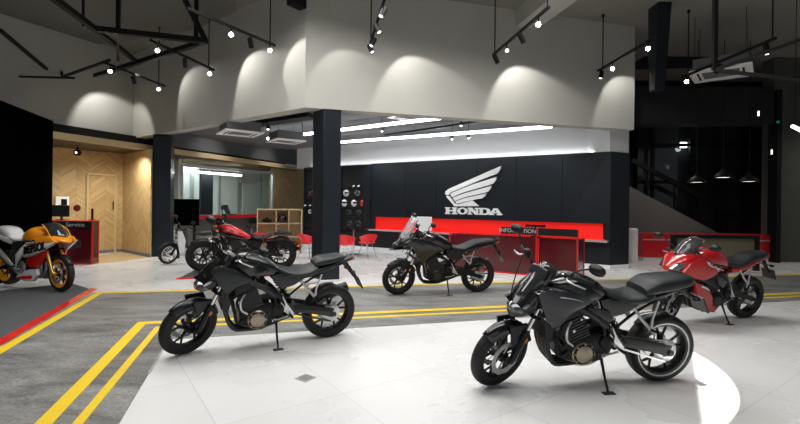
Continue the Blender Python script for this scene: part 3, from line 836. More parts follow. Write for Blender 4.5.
helmet(sp(309, rows[4]), .155, R(-60), 'maroon_glass', 'dark maroon helmet on the shelf above the white boots left of the column', 'gear on the black shelving')

# ---- chairs and table near central column
def tub_chair(P, rot):
    e = empty('tub_chair', P, Matrix.Rotation(rot, 3, 'Z'))
    m = MB(); rings = []
    for i in range(9):
        t = i / 8; row = []
        for k in range(15):
            a = PI * (k / 14) ; s_ = math.sin(a)
            rr = .19 + .11 * t; h = .42 + t * (.17 + .10 * s_)
            row.append(Vector((rr * 1.05 * math.cos(a), rr * (.15 + .95 * s_) - .05, h)))
        row2 = [Vector((p.x * .94, p.y * .93 - .003, p.z + .004)) for p in reversed(row)]
        rings.append(row + row2)
    m.loft(rings); m.build('shell', 'red_plastic', e)
    m = MB(); m.body([(-.2, .43, .47, .17), (-.1, .41, .45, .2), (.1, .41, .45, .2), (.2, .43, .47, .17)], 20, 3); m.build('seat', 'red_plastic', e)
    for x in (-1, 1):
        for y in (-1, 1):
            m = MB(); m.tube([(x * .1, y * .1, .43), (x * .2, y * .2, .0)], .011, 8); m.build('leg', 'chrome', e)
    e.scale = (.9, .9, .9)
    return e
c0 = tub_chair(fl(367, 257.5), R(-35)); tag(c0, 'red tub chair with chrome legs standing clear of the column before the shelving', 'chair', 'red tub chairs around the small table')
c1 = copy_tree(c0); q = fl(345.5, 259.5); c1.matrix_world = Matrix.Translation(q) @ Matrix.Rotation(R(30), 4, 'Z') @ Matrix.Scale(.9, 4); c1['label'] = 'red tub chair half hidden behind the right edge of the central column'
c2 = copy_tree(c0); q = fl(307.5, 258); c2.matrix_world = Matrix.Translation(q) @ Matrix.Rotation(R(70), 4, 'Z') @ Matrix.Scale(.9, 4); c2['label'] = 'red tub chair just left of the central column'
c3 = copy_tree(c0); q = fl(263, 254); c3.matrix_world = Matrix.Translation(q) @ Matrix.Rotation(R(160), 4, 'Z') @ Matrix.Scale(.9, 4); c3['label'] = 'red tub chair in front of the long desk, showing over the red fuel tank'
q = fl(353.5, 254.5)
e = empty('round_table', q); tag(e, 'small dark round table between the red tub chairs', 'table')
m = MB(); m.lathe([(0, .73), (.38, .73), (.38, .755), (0, .755)], (0, 0, 0), (0, 0, 1), 28); m.build('tabletop', 'screen_dark', e)
m = MB(); m.cyl((0, 0, .02), (0, 0, .73), .03); m.build('pole', 'chrome', e)
m = MB(); m.lathe([(0, 0), (.22, 0), (.22, .015), (.03, .03), (0, .03)], (0, 0, 0), (0, 0, 1), 24); m.build('base', 'chrome', e)

# ---- information counter
IA = fl(494, 272.2); IB = fl(520, 273.7); dI = -dw
I1 = at_plane(578, 277, IA, dI); I1.z = 0; I0 = at_plane(449, 268, IA, dI); I0.z = 0
Im = at_plane(537.5, 270, IA, dI); Im.z = 0
hI = at(578, 229.5, I1.y).z; hL = at(578, 240.5, I1.y).z
text_pos = .80; text_size = .115
Iw = (Im - I0).length
counter('information_counter', 'maroon glass information counter with red frame, longer left half', I0, dI, Iw - .01, .6, hI, 'INFORMATION', (.61, 1), h2=hL)
text_pos = .5
counter('reception_counter', 'shorter maroon reception counter joined to the right end of the information counter', Im, dI, (I1 - Im).length, .6, hI, h2=hL)
q = I0 + dI * (Iw * .93) - (-nb) * .3; 
m = MB(); m.box((0, 0, .04), (.42, .05, .05)); m.box((0, 0, -.09), (.03, .03, .21)); m.box((0, 0, -.174), (.16, .12, .016)); o = m.build('desk_sign', 'screen_dark'); o.matrix_world = Matrix.Translation(Vector((q.x, q.y, hL + .20))) @ Matrix.Rotation(math.atan2(dI.y, dI.x), 4, 'Z')
tag(o, 'dark bar-shaped sign on a short stem on the information counter, over its lettering', 'sign')
tb_ = wt(425.5); q = wp(tb_, .657, .06)
m = MB(); m.box((0, 0, .235), (.50, .02, .40)); m.box((0, 0, .02), (.3, .12, .04)); o = m.build('paper_stand', 'white_gloss'); o.matrix_world = Matrix.Translation(q) @ Matrix.Rotation(math.atan2(dI.y, dI.x), 4, 'Z')
tag(o, 'white board standing on the wall ledge before the red niche, left of the lettering', 'sign')

# ---- right side of the hall
def flat(pts, Y0, th, name, mt, kind='structure'):
    m = MB(); P = [at(x, y, Y0) for x, y in pts]; m.loft([P, [p + Vector((0, th, 0)) for p in P]]); o = m.build(name, mt)
    if kind: o['kind'] = kind
    return o
Wb = We + ne * .6
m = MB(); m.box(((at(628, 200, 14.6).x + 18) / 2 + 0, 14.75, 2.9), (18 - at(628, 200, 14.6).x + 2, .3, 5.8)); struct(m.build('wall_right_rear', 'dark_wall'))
# dark end block of bulkhead / lintel
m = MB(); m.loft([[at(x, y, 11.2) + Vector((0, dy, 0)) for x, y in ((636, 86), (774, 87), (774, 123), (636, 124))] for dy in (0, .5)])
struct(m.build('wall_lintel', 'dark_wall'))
# stair parapet
zg = at(630, 200, 12).z
m = MB(); Yp = 13.0
P0 = at(630, 186, Yp); P1 = at(717, 232, Yp)
xr = P1.x + (P1.z / (P0.z - P1.z)) * (P1.x - P0.x)
m.loft([[Vector((P0.x - .3, Yp + dy, 0)), Vector((P0.x - .3, Yp + dy, P0.z + .14)), Vector((xr, Yp + dy, 0))] for dy in (0, .15)])
struct(m.build('wall_stair', 'concrete_light'))
a = at(632, 160, 13.5); b2 = at(738, 217, 13.5)
e = empty('stair_rail', (a.x, a.y, 0)); tag(e, 'black diagonal stair handrail with posts above the grey stair wall', 'railing')
def relp(o, e): o.parent = e; o.matrix_parent_inverse = e.matrix_world.inverted(); return o
m = MB(); m.bar(a, b2, .08, .14); relp(m.build('handrail', 'steel_black'), e)
for t in (.15, .4, .65, .9):
    q = a.lerp(b2, t); m = MB(); m.bar(q, Vector((q.x, q.y, 0)), .04, .04); relp(m.build('post', 'steel_black'), e)
# mullion grid
m = MB()
for px in (652, 690, 716, 744):
    q = at(px, 200, 13.9); m.box((q.x, 13.9, 2.3), (.09, .1, 4.6))
for py in (145, 182):
    q0 = at(636, py, 13.9); q1 = at(772, py, 13.9); m.bar(q0, q1, .1, .09)
o = m.build('window_2', 'steel_black'); struct(o)
m = MB(); q0 = at(637, 200, 14.1); q1 = at(771, 200, 14.1); m.box(((q0.x + q1.x) / 2, 14.1, 2.3), (q1.x - q0.x, .02, 4.6)); m.build('window_pane', 'screen_smoke', o)
# concrete wall at the right edge
q = at(773, 200, 12.2)
m = MB(); m.box((q.x + 3, 12.4, 2.8), (6, .4, 5.6)); struct(m.build('wall_right', 'concrete'))
m = MB(); m.box((q.x - .05, 12.1, 2.3), (.12, .3, 4.6)); struct(m.build('trim_5', 'steel_black'))
# hatch conduits on the right wall
# white pier between the logo wall and the red counter
q = fl(635, 262.0); m = MB(); m.box((q.x, q.y + .2, .45), (.27, .3, .9))
zt = at(635, 228.5, q.y).z;
m = MB(); m.lathe([(0, 0), (.135, 0), (.135, zt - .03), (.10, zt), (0, zt)], (q.x, q.y + .15, 0), (0, 0, 1), 24)
tag(m.build('white_bollard', 'white_gloss'), 'white rounded pillar between the black logo wall and the red wall counter', 'pillar')
# red long counter at right
RA = fl(642.5, 261.0); dR = dirv(88)
q = at_plane(772, 200, RA, dR); LR = (Vector((q.x, q.y, 0)) - RA).length; hR = at(643, 233.5, RA.y).z
e = empty('display_counter', RA, Matrix.Rotation(math.atan2(dR.y, dR.x), 3, 'Z')); tag(e, 'long red counter with white plinth by the grey stair wall, right side', 'counter')
m = MB(); m.box((LR / 2, .3, (hR + .1) / 2), (LR, .6, hR - .1)); m.build('body', 'red_paint', e)
m = MB(); m.box((LR / 2, .32, .05), (LR - .06, .58, .1)); m.build('plinth', 'white_gloss', e)
m = MB(); m.box((LR / 2, -.01, hR * .78), (LR, .02, .03)); m.build('trim_strip', 'metal_white', e)
# framed panel display
FA = fl(671.5, 270); FB = at_plane(757.5, 270, FA, dR); Lf = (Vector((FB.x, FB.y, 0)) - FA).length; hF = at(672, 234.5, FA.y).z
e = empty('framed_display_bench', FA, Matrix.Rotation(math.atan2(dR.y, dR.x), 3, 'Z')); tag(e, 'black framed stand with a tan panel behind the red sport motorcycle', 'stand')
m = MB(); m.box((Lf / 2, 0, hF - .04), (Lf, .12, .08)); m.box((.04, 0, hF / 2 - .04), (.08, .12, hF - .08)); m.box((Lf - .04, 0, hF / 2 - .04), (.08, .12, hF - .08)); m.build('frame', 'plastic_black', e)
m = MB(); m.box((Lf / 2, .02, hF / 2 + .02), (Lf - .16, .05, hF - .14)); m.build('panel', 'counter_panel', e)

# pendants, exit sign, hanging tube
def ceiling_top(z=ZC): return z
def pendant(px, py, Y0, i):
    q = at(px, py, Y0); e = empty('pendant_lamp', q)
    tag(e, ('left black dome pendant lamp of the row of three before the dark glass wall', 'middle black dome pendant lamp of three, hanging slightly higher', 'right black dome pendant lamp of three before the dark glass wall')[i], 'lamp', 'black dome pendants')
    m = MB(); m.lathe([(.20, 0), (.195, .03), (.12, .12), (.05, .16), (.03, .22), (0, .22)], (0, 0, 0), (0, 0, 1), 24); m.build('lamp_shade', 'steel_black', e)
    m = MB(); m.lathe([(0, .012), (.17, .012), (.17, .02), (0, .02)], (0, 0, 0), (0, 0, 1), 24); m.build('bulb', 'pendant_on', e)
    m = MB(); m.cyl((0, 0, .22), (0, 0, ZC - q.z), .008, seg=6); m.build('cord', 'steel_black', e)
pendant(696.5, 182.6, 11.0, 0); pendant(723, 177.8, 11.0, 1); pendant(749, 181.8, 11.0, 2)
q = at(683.5, 145, 14.03)
e = empty('exit_light', q); tag(e, 'small glowing white square light on the dark rear wall above the pendants', 'light')
m = MB(); m.box((0, 0, 0), (.2, .04, .17)); m.build('diffuser', 'exit_on', e)
m = MB(); m.box((0, .04, 0), (.24, .04, .21)); m.build('housing', 'steel_black', e)
d_ = bpy.data.lights.new('exit_glow', 'POINT'); d_.energy = 1.5; d_.color = (.8, 1, 1); d_.shadow_soft_size = .08; o = bpy.data.objects.new('exit_glow', d_); col.objects.link(o); o.location = q + Vector((0, -.15, -.1))
q = at(778, 122, 11.9); m = MB(); m.box(q, (.03, .06, .05)); tag(m.build('exit_marker', 'green_on'), 'tiny green lit marker high on the right concrete wall', 'light')
for k, (px, py) in enumerate(((758.5, 113.5), (771.7, 152))):
    q = at(px, py, (10.9, 11.8)[k]); m = MB(); m.box(q, (.02, .03, .12)); tag(m.build('wall_light', 'pendant_on'), ('tiny white vertical light strip on the black lintel', 'tiny white vertical light strip on the black post by the concrete wall')[k], 'light')
q0 = at(792, 126, 8.6); q1 = at(830, 145, 8.6)
e = empty('hanging_tube_lamp', q0); tag(e, 'bright hanging tube lamp cut by the right edge of the frame', 'lamp')
m = MB(); m.cyl((0, 0, 0), q1 - q0, .03, seg=10); m.build('tube', 'tube_on', e)
for t in (.08, .9):
    m = MB(); p = (q1 - q0) * t; m.cyl(p, (p.x, p.y, ZC - q0.z), .006, seg=6); m.build('cable', 'steel_black', e)

# tapered steel column hanging at the right
Ys = 9.0
m = MB(); m.loft([[at(x0, y, Ys), at(x1, y, Ys), at(x1, y, Ys) + Vector((0, w_, 0)), at(x0, y, Ys) + Vector((0, w_, 0))] for x0, x1, y, w_ in ((655, 664.5, 90, .2), (656.5, 668, 50, .3), (659.3, 673.8, -22, .4))])
o = m.build('wall_hanger', 'column_steel'); struct(o)
# ducts and beams near right ceiling
m = MB(); m.bar(at(640, 62, 12.5), at(705, 60, 12.5), .5, .28); m.bar(at(700, 60, 13), at(830, 52, 13), .5, .3)
struct(m.build('ceiling_duct', 'dark_wall'))
# steel truss at right
e = empty('steel_truss', at(714.5, 70, 7.0)); tag(e, 'black steel ceiling truss with hanging post at the upper right', 'truss')
def mem(e, a, b, w_, name='strut', mt='steel_black'):
    m = MB(); m.bar(a, b, w_, w_); return relp(m.build(name, mt), e)
tj = at(714.5, 70, 7.0)
mem(e, tj, Vector((tj.x, tj.y, ZC)), .06, 'post')
mem(e, tj, fl(806, 38, tj.z + .25), .045); mem(e, tj, at(815, 82, 6.2), .05); mem(e, at(815, 78, 7.2), at(765, 79, 7.4), .05)

# steel truss upper left
zt = 4.55
e = empty('steel_truss', fl(205, 41, zt)); tag(e, 'black steel roof truss with crossing members at the upper left', 'truss')
g = lambda x, y, z=zt: fl(x, y, z)
mem(e, g(206, 41), g(95, 29, zt), .10, 'chord'); mem(e, g(206, 41), g(95, 76, zt - .1), .09, 'chord')
mem(e, g(95, 29), g(40, -12, zt), .09, 'chord')
mem(e, g(95, 29), g(137, 62), .08); mem(e, g(183, -4, 5.2), g(206, 41), .07)
for x, y in ((118, 34), (196, 39)):
    q = g(x, y); mem(e, q, Vector((q.x, q.y, ZC - .03)), .06, 'post')
q = g(118, 34); mem(e, q, g(118, 60, zt - .08), .05)
mem(e, g(-10, 60), g(58, 100, 4.0), .08, 'chord'); mem(e, g(0, 30), g(50, 72), .06); mem(e, g(50, 100, 4.0), g(62, 72, zt), .05); mem(e, g(-5, 76, 4.2), g(75, 78, 4.3), .04)
q = g(83, 26); mem(e, q, Vector((q.x, q.y, ZC - .03)), .03, 'rod')
mem(e, g(62, 77, 4.3), g(110, 60, zt), .05)
# black beam stub at top centre
m = MB(); a = fl(290, -6, 5.2); b2 = fl(309, 3, 5.2); m.bar(a, b2, .18, .35); m.bar(b2 + Vector((-.02, .0, -.1)), b2 + Vector((.12, .02, -.1)), .2, .08)
tag(m.build('beam_stub', 'steel_black'), 'black steel beam end jutting in at the top over the bulkhead corner', 'beam')

# track rails and spotlights
def track(Z, pa, pb, rods, heads, label, g):
    a = fl(*pa, Z); b2 = fl(*pb, Z)
    e = empty('light_track', (a + b2) / 2); tag(e, label, 'track rail', 'black ceiling light tracks')
    m = MB(); m.bar(a, b2, .04, .04); relp(m.build('rail', 'steel_black'), e)
    for t in rods:
        q = a.lerp(b2, t); m = MB(); m.cyl(q, (q.x, q.y, ZC - .0), .012, seg=8); m.cyl((q.x, q.y, ZC - .06), (q.x, q.y, ZC), .03, seg=10); relp(m.build('hanging_rod', 'steel_black'), e)
    return a, b2
NSP = [0]
def head(a, b2, t, aim, label, on=True, power=0, ang=50, blend=.2):
    q = a.lerp(b2, t) - UP * .02; e = empty('track_spotlight', q); tag(e, label, 'spotlight', 'black track spotlights')
    d = (Vector(aim) - q).normalized(); c = Vector((0, 0, -.11))
    m = MB(); m.cyl((0, 0, 0), (0, 0, -.07), .012, seg=8); m.build('bracket', 'steel_black', e)
    m = MB(); m.lathe([(0, -.09), (.04, -.09), (.045, -.07), (.045, .09), (.038, .09), (.036, .05), (0, .05)], c, d, 18); m.build('housing', 'steel_black', e)
    m = MB(); m.lathe([(0, .052), (.035, .052), (.035, .075), (0, .08)], c, d, 18); m.build('lens', 'lamp_on' if on else 'pendant_on', e)
    if power: spot('aimed_spot_light', q + c + d * .1, Vector(aim), power, ang, blend, .02)
FL = lambda x, y, z: Vector((x, y, z))
def near_wall(px, z, K, d): q = at_plane(px, 200, K, d); return Vector((q.x, q.y, z))
cam_p = Vector((0, 0, 1.4))
a, b2 = track(4.4, (187, 8), (275, 45.5), (.93,), 0, 'black light track hanging nearest the bulkhead corner, left side', 0)
head(a, b2, .45, cam_p, 'glowing track spotlight at the middle of the track nearest the bulkhead corner'); head(a, b2, .68, near_wall(262, 3.2, Kc, d3), 'dark-bodied track spotlight between the two glowing ones nearest the bulkhead corner', False)
head(a, b2, .93, cam_p, 'glowing track spotlight at the end nearest the bulkhead corner')
a, b2 = track(4.4, (150, 40), (214, 70), (.9,), 0, 'black light track in the middle of the left three', 0)
head(a, b2, .1, cam_p, 'glowing track spotlight at the near end of the middle left track'); head(a, b2, .5, near_wall(190, 3, Kc, d3), 'dark-bodied track spotlight on the middle left track', False); head(a, b2, .92, cam_p, 'glowing track spotlight at the far end of the middle left track')
a, b2 = track(4.2, (103, 62), (165, 86), (.88,), 0, 'black light track farthest left', 0)
head(a, b2, .1, cam_p, 'leftmost glowing track spotlight, near end of the left track'); head(a, b2, .45, near_wall(150, 3, Kc, d3), 'dark-bodied track spotlight on the farthest left track', False); head(a, b2, .88, cam_p, 'glowing track spotlight at the far end of the leftmost track')
a, b2 = track(4.4, (386, -6), (370.5, 43), (.97,), 0, 'black light track above the centre of the frame', 0)
for t, lb in ((.16, 'topmost of the four track spotlights above the centre'), (.48, 'second highest of the four track spotlights above the centre'), (.80, 'third highest of the four track spotlights above the centre'), (.97, 'lowest of the four track spotlights above the centre')):
    head(a, b2, t, a.lerp(b2, t) + Vector((.5 if t in (.48, .97) else -.4, -.5, -1.1)), lb, False)
a, b2 = track(4.4, (549, 7), (493, 55), (.96, .02), 0, 'black light track hanging right of centre below the beam', 0)
head(a, b2, .93, a.lerp(b2, .93) + Vector((.35, .1, -.7)), 'lowest dark track spotlight on the track right of centre', False)
head(a, b2, .7, cam_p + Vector((1, 1, 0)), 'glowing track spotlight second from the lower end of the track right of centre', False)
head(a, b2, .42, a.lerp(b2, .4) + Vector((.4, .2, -.7)), 'dark track spotlight below the starry one on the track right of centre', False)
head(a, b2, .15, cam_p, 'starry bright track spotlight at the upper end of the track right of centre')
a, b2 = track(4.4, (655, 37), (598, 71), (.9,), 0, 'black light track at the right end of the plaster bulkhead', 0)
head(a, b2, .93, a.lerp(b2, .93) + Vector((-.2, -.2, -.7)), 'dark track spotlight at the lower end of the right bulkhead track', False)
head(a, b2, .7, cam_p, 'bright track spotlight in the middle of the right bulkhead track'); head(a, b2, .1, cam_p, 'bright track spotlight beside the tapered steel column')
a, b2 = track(4.2, (776, 38), (683, 77), (.03, .93), 0, 'black light track before the square ceiling air unit', 0)
head(a, b2, .95, cam_p, 'bright track spotlight at the left corner of the square ceiling air unit'); head(a, b2, .08, a + Vector((0, 0, -1)), 'dark track spotlight at the right end of the rightmost track', False)
head(a, b2, .55, a.lerp(b2, .55) + Vector((-.2, .5, -.6)), 'dark track spotlight over the square ceiling air unit', False)

# wall washing spots: the scallops on the bulkhead
def wash(px, z0, off, K, d, n, power, ang=62, zl=4.35, blend=.25):
    q = near_wall(px - 14, 0, K, d); q2 = near_wall(px + 22, 0, K, d); src = Vector((q.x, q.y, zl)) - n * off; aim = Vector((q2.x, q2.y, z0))
    spot('aimed_spot_light', src, aim, power, ang, blend, .02)
for px, pw in ((190, 42), (252, 75), (300, 52)): wash(px, 2.9, .6, Kc, d3, n3, pw, 88, 4.75, .3)
for px, pw in ((340, 22), (408, 55), (515, 78), (618, 50)): wash(px, 2.9, .65, Kc, d1, n1, pw, 88, 4.65, .3)
for px, pz, pw in ((90, 2.85, 26), (215, 2.85, 30), (270, 2.85, 22)):   # spots added to brighten the canopy edge
    q = at_plane(px, 200, Fl, df); spot('aimed_spot_light', Vector((q.x, q.y, 4.3 if px < 150 else 3.3)) - nf * (1.6 if px < 150 else 1.0), Vector((q.x, q.y, pz)), pw, 80, .8, .03)
wash(95, 2.9, .75, Kl, d4, n4, 75, 90, 4.5, .4)
# shutter and lamp housing, both added and unseen, shaping the floor pool
sn = Vector((.857, -.515, 0)); st_ = Vector((.515, .857, 0)); sc_ = Vector((2.49, 3.64, 4.5)) - sn * .007
m = MB(); m.loft([[sc_ + st_ * a - sn * b3 + UP * z for a, b3 in ((-.5, 0), (.5, 0), (.5, .75), (-.5, .75))] for z in (0, .006)])
e = empty('added_pool_spotlight', (2.49, 3.64, 5.35)); tag(e, 'unseen spotlight with a flap, added to throw the half round pool of light on the tiles', 'spotlight')
relp(m.build('pool_flap', 'steel_black'), e)
m = MB(); m.cyl((-.0, 0, .2), (0, 0, .0), .06); m.cyl((-.12, .07, .1), (-.12, .07, -.85), .008); m.build('housing', 'steel_black', e)

# cassette air units
def cassette(P, rot, s, h, label, topz, name='air_unit', face='white_gloss'):
    e = empty(name, P, Matrix.Rotation(rot, 3, 'Z')); tag(e, label, 'air conditioner', 'ceiling air units')
    m = MB(); m.box((0, 0, h / 2 + .03), (s * .86, s * .86, h)); m.build('casing', 'soffit_grey', e)
    m = MB(); t = s * .2
    for sx, sy, lx, ly in ((0, -1, s, t), (0, 1, s, t), (-1, 0, t, s - 2 * t), (1, 0, t, s - 2 * t)):
        m.box((sx * (s - t) / 2, sy * (s - t) / 2, .015), (lx, ly, .03))
    m.build('panel', face, e)
    m = MB(); m.box((0, 0, .022), (s - 2 * t, s - 2 * t, .014)); m.build('grille', 'steel_black' if name == 'big' else 'carcass_grey', e)
    for sx in (-1, 1):
        m = MB(); m.box((sx * s * .36, 0, -.002), (s * .035, s * .6, .006)); m.build('vent_slot', 'steel_black', e)
        for sy in (-1, 1):
            m = MB(); m.cyl((sx * s * .4, sy * s * .4, h), (sx * s * .4, sy * s * .4, topz - P.z), .006, seg=6); m.build('hanging_rod', 'steel_black', e)
zc = 4.35; q = (fl(690.8, 83.7, zc) + fl(752, 64, zc) + fl(703, 71, zc) + fl(742.6, 76.6, zc)) / 4
dA = (fl(742.6, 76.6, zc) - fl(690.8, 83.7, zc)); 
cassette(q, math.atan2(dA.y, dA.x), 1.1, .25, 'white square ceiling air unit hanging at the upper right', ZC)
q = fl(240, 134, 3.0); cassette(q, R(35), .85, .22, 'square ceiling air unit hanging under the left soffit', ZS)
q = fl(286, 142, 2.95); cassette(q, R(35), .75, .2, 'smaller ceiling air unit just left of the central column', ZS)
q = fl(412, 117.5, 3.35); cassette(q, R(35), .8, .04, 'ceiling air unit showing behind the bulkhead edge right of the column', ZS + .0)
# linear lamps
def tube_lamp(pa, pb, label):
    a = fl(*pa, 3.24); b2 = fl(*pb, 3.24); d = (b2 - a).normalized(); 
    e = empty('linear_lamp', (a + b2) / 2); tag(e, label, 'lamp', 'linear lamps under the soffit')
    m = MB(); m.cyl(a, b2, .034, seg=12); relp(m.build('tube', 'tube_on'), e)
    m = MB(); m.bar(a + UP * .042, b2 + UP * .042, .05, .02); relp(m.build('mount', 'metal_white'), e)
    for t in (.05, .35, .65, .95):
        q = a.lerp(b2, t); m = MB(); m.cyl(q + UP * .05, (q.x, q.y, ZS), .005, seg=6); relp(m.build('cable', 'steel_black'), e)
for pa, pb in (((267.5, 138.7), (441, 118)), ((330, 143), (552, 126.6))):
    a = fl(*pa, 3.2); b2 = fl(*pb, 3.2); u = (b2 - a).normalized(); o = area('tube_light', (a + b2) / 2, (a + b2) / 2 - UP, (b2 - a).length, .09, 26, (.96, .99, 1)); o.rotation_euler = (0, 0, math.atan2(u.y, u.x))
tube_lamp((267.5, 138.7), (441, 118), 'nearer long glowing tube lamp passing behind the central column')
tube_lamp((330, 143), (552, 126.6), 'farther long glowing tube lamp running along the logo wall')
for k, (px, py) in enumerate(((268, 129), (382, 131), (461, 125.5), (452, 139), (468.5, 138))):
    q = fl(px, py, 3.12 if k < 3 else 2.95); e = empty('downlight', q)
    tag(e, ('tiny downlight hanging by the left soffit air unit', 'tiny downlight hanging between the two tubes right of the column', 'tiny downlight hanging over the wing emblem near the bulkhead edge', 'left one of two small clear globe lamps under the farther tube', 'right one of two small clear globe lamps under the farther tube')[k], 'lamp')
    m = MB(); m.lathe([(0, .07), (.03, .07), (.06, 0), (.05, 0), (0, .03)], (0, 0, 0), (0, 0, 1), 16); m.build('lamp_shade', 'steel_black' if k < 3 else 'chrome', e)
    m = MB(); m.ball((0, 0, 0), .03); m.build('bulb', 'pendant_on', e)
    m = MB(); m.cyl((0, 0, .07), (0, 0, ZS - q.z), .006, seg=6); m.build('cable', 'steel_black', e)
m = MB(); m.bar(fl(385, 135, 3.3), fl(480, 121, 3.3), .04, .04); m.bar(fl(250, 125, 3.35), fl(313, 116, 3.35), .35, .08)
struct(m.build('ceiling_conduit', 'steel_black'))

# ================================================================== display ramps
def ramp(pts, h, name, label, edges, bw=.07):
    c = sum(pts, Vector()) / len(pts); e = empty(name, (c.x, c.y, 0)); tag(e, label, 'platform')
    low = [Vector((p.x, p.y, .004)) for p in pts]; inn_ = [Vector((p.x + (c.x - p.x) * .12, p.y + (c.y - p.y) * .12, h)) for p in pts]
    m = MB(); m.loft([low, inn_]); relp(m.build('deck', 'ramp_carpet'), e)
    m = MB()
    for i, j in edges:
        a, b2 = low[i], low[j]; u = (b2 - a).normalized(); n = u.cross(UP); n = n if n.dot(c - a) < 0 else -n
        m.loft([[a + UP * 0, b2 + UP * 0, b2 + n * bw + UP * 0, a + n * bw], [a + UP * .02, b2 + UP * .02, b2 + n * bw + UP * .006, a + n * bw + UP * .006]])
    relp(m.build('edge_strip', 'race_red'), e)
    return e
r0 = fl(91, 289.5); rl = fl(0, 341.0); rd = (rl - r0).normalized(); rb = fl(72, 283.5)
bd = D1 * -1
ramp([r0, r0 + rd * 4.6, r0 + rd * 4.6 - D1 * 1.7, r0 - D1 * 1.5, rb], .045, 'display_ramp', 'dark carpet ramp with red edge under the orange race motorcycle', [(0, 1)], .085)
s0 = fl(176.5, 279.2); s1 = s0 + D1 * 2.5
ramp([s0, s1, s1 + D2 * 1.5, fl(196, 269.5)], .04, 'display_ramp', 'dark carpet ramp with red edge under the red-tanked cruiser', [(0, 1)], .05)

# ================================================================== MOTORCYCLES
def mirror_y(pts): return [(x, -y, z) for x, y, z in pts]


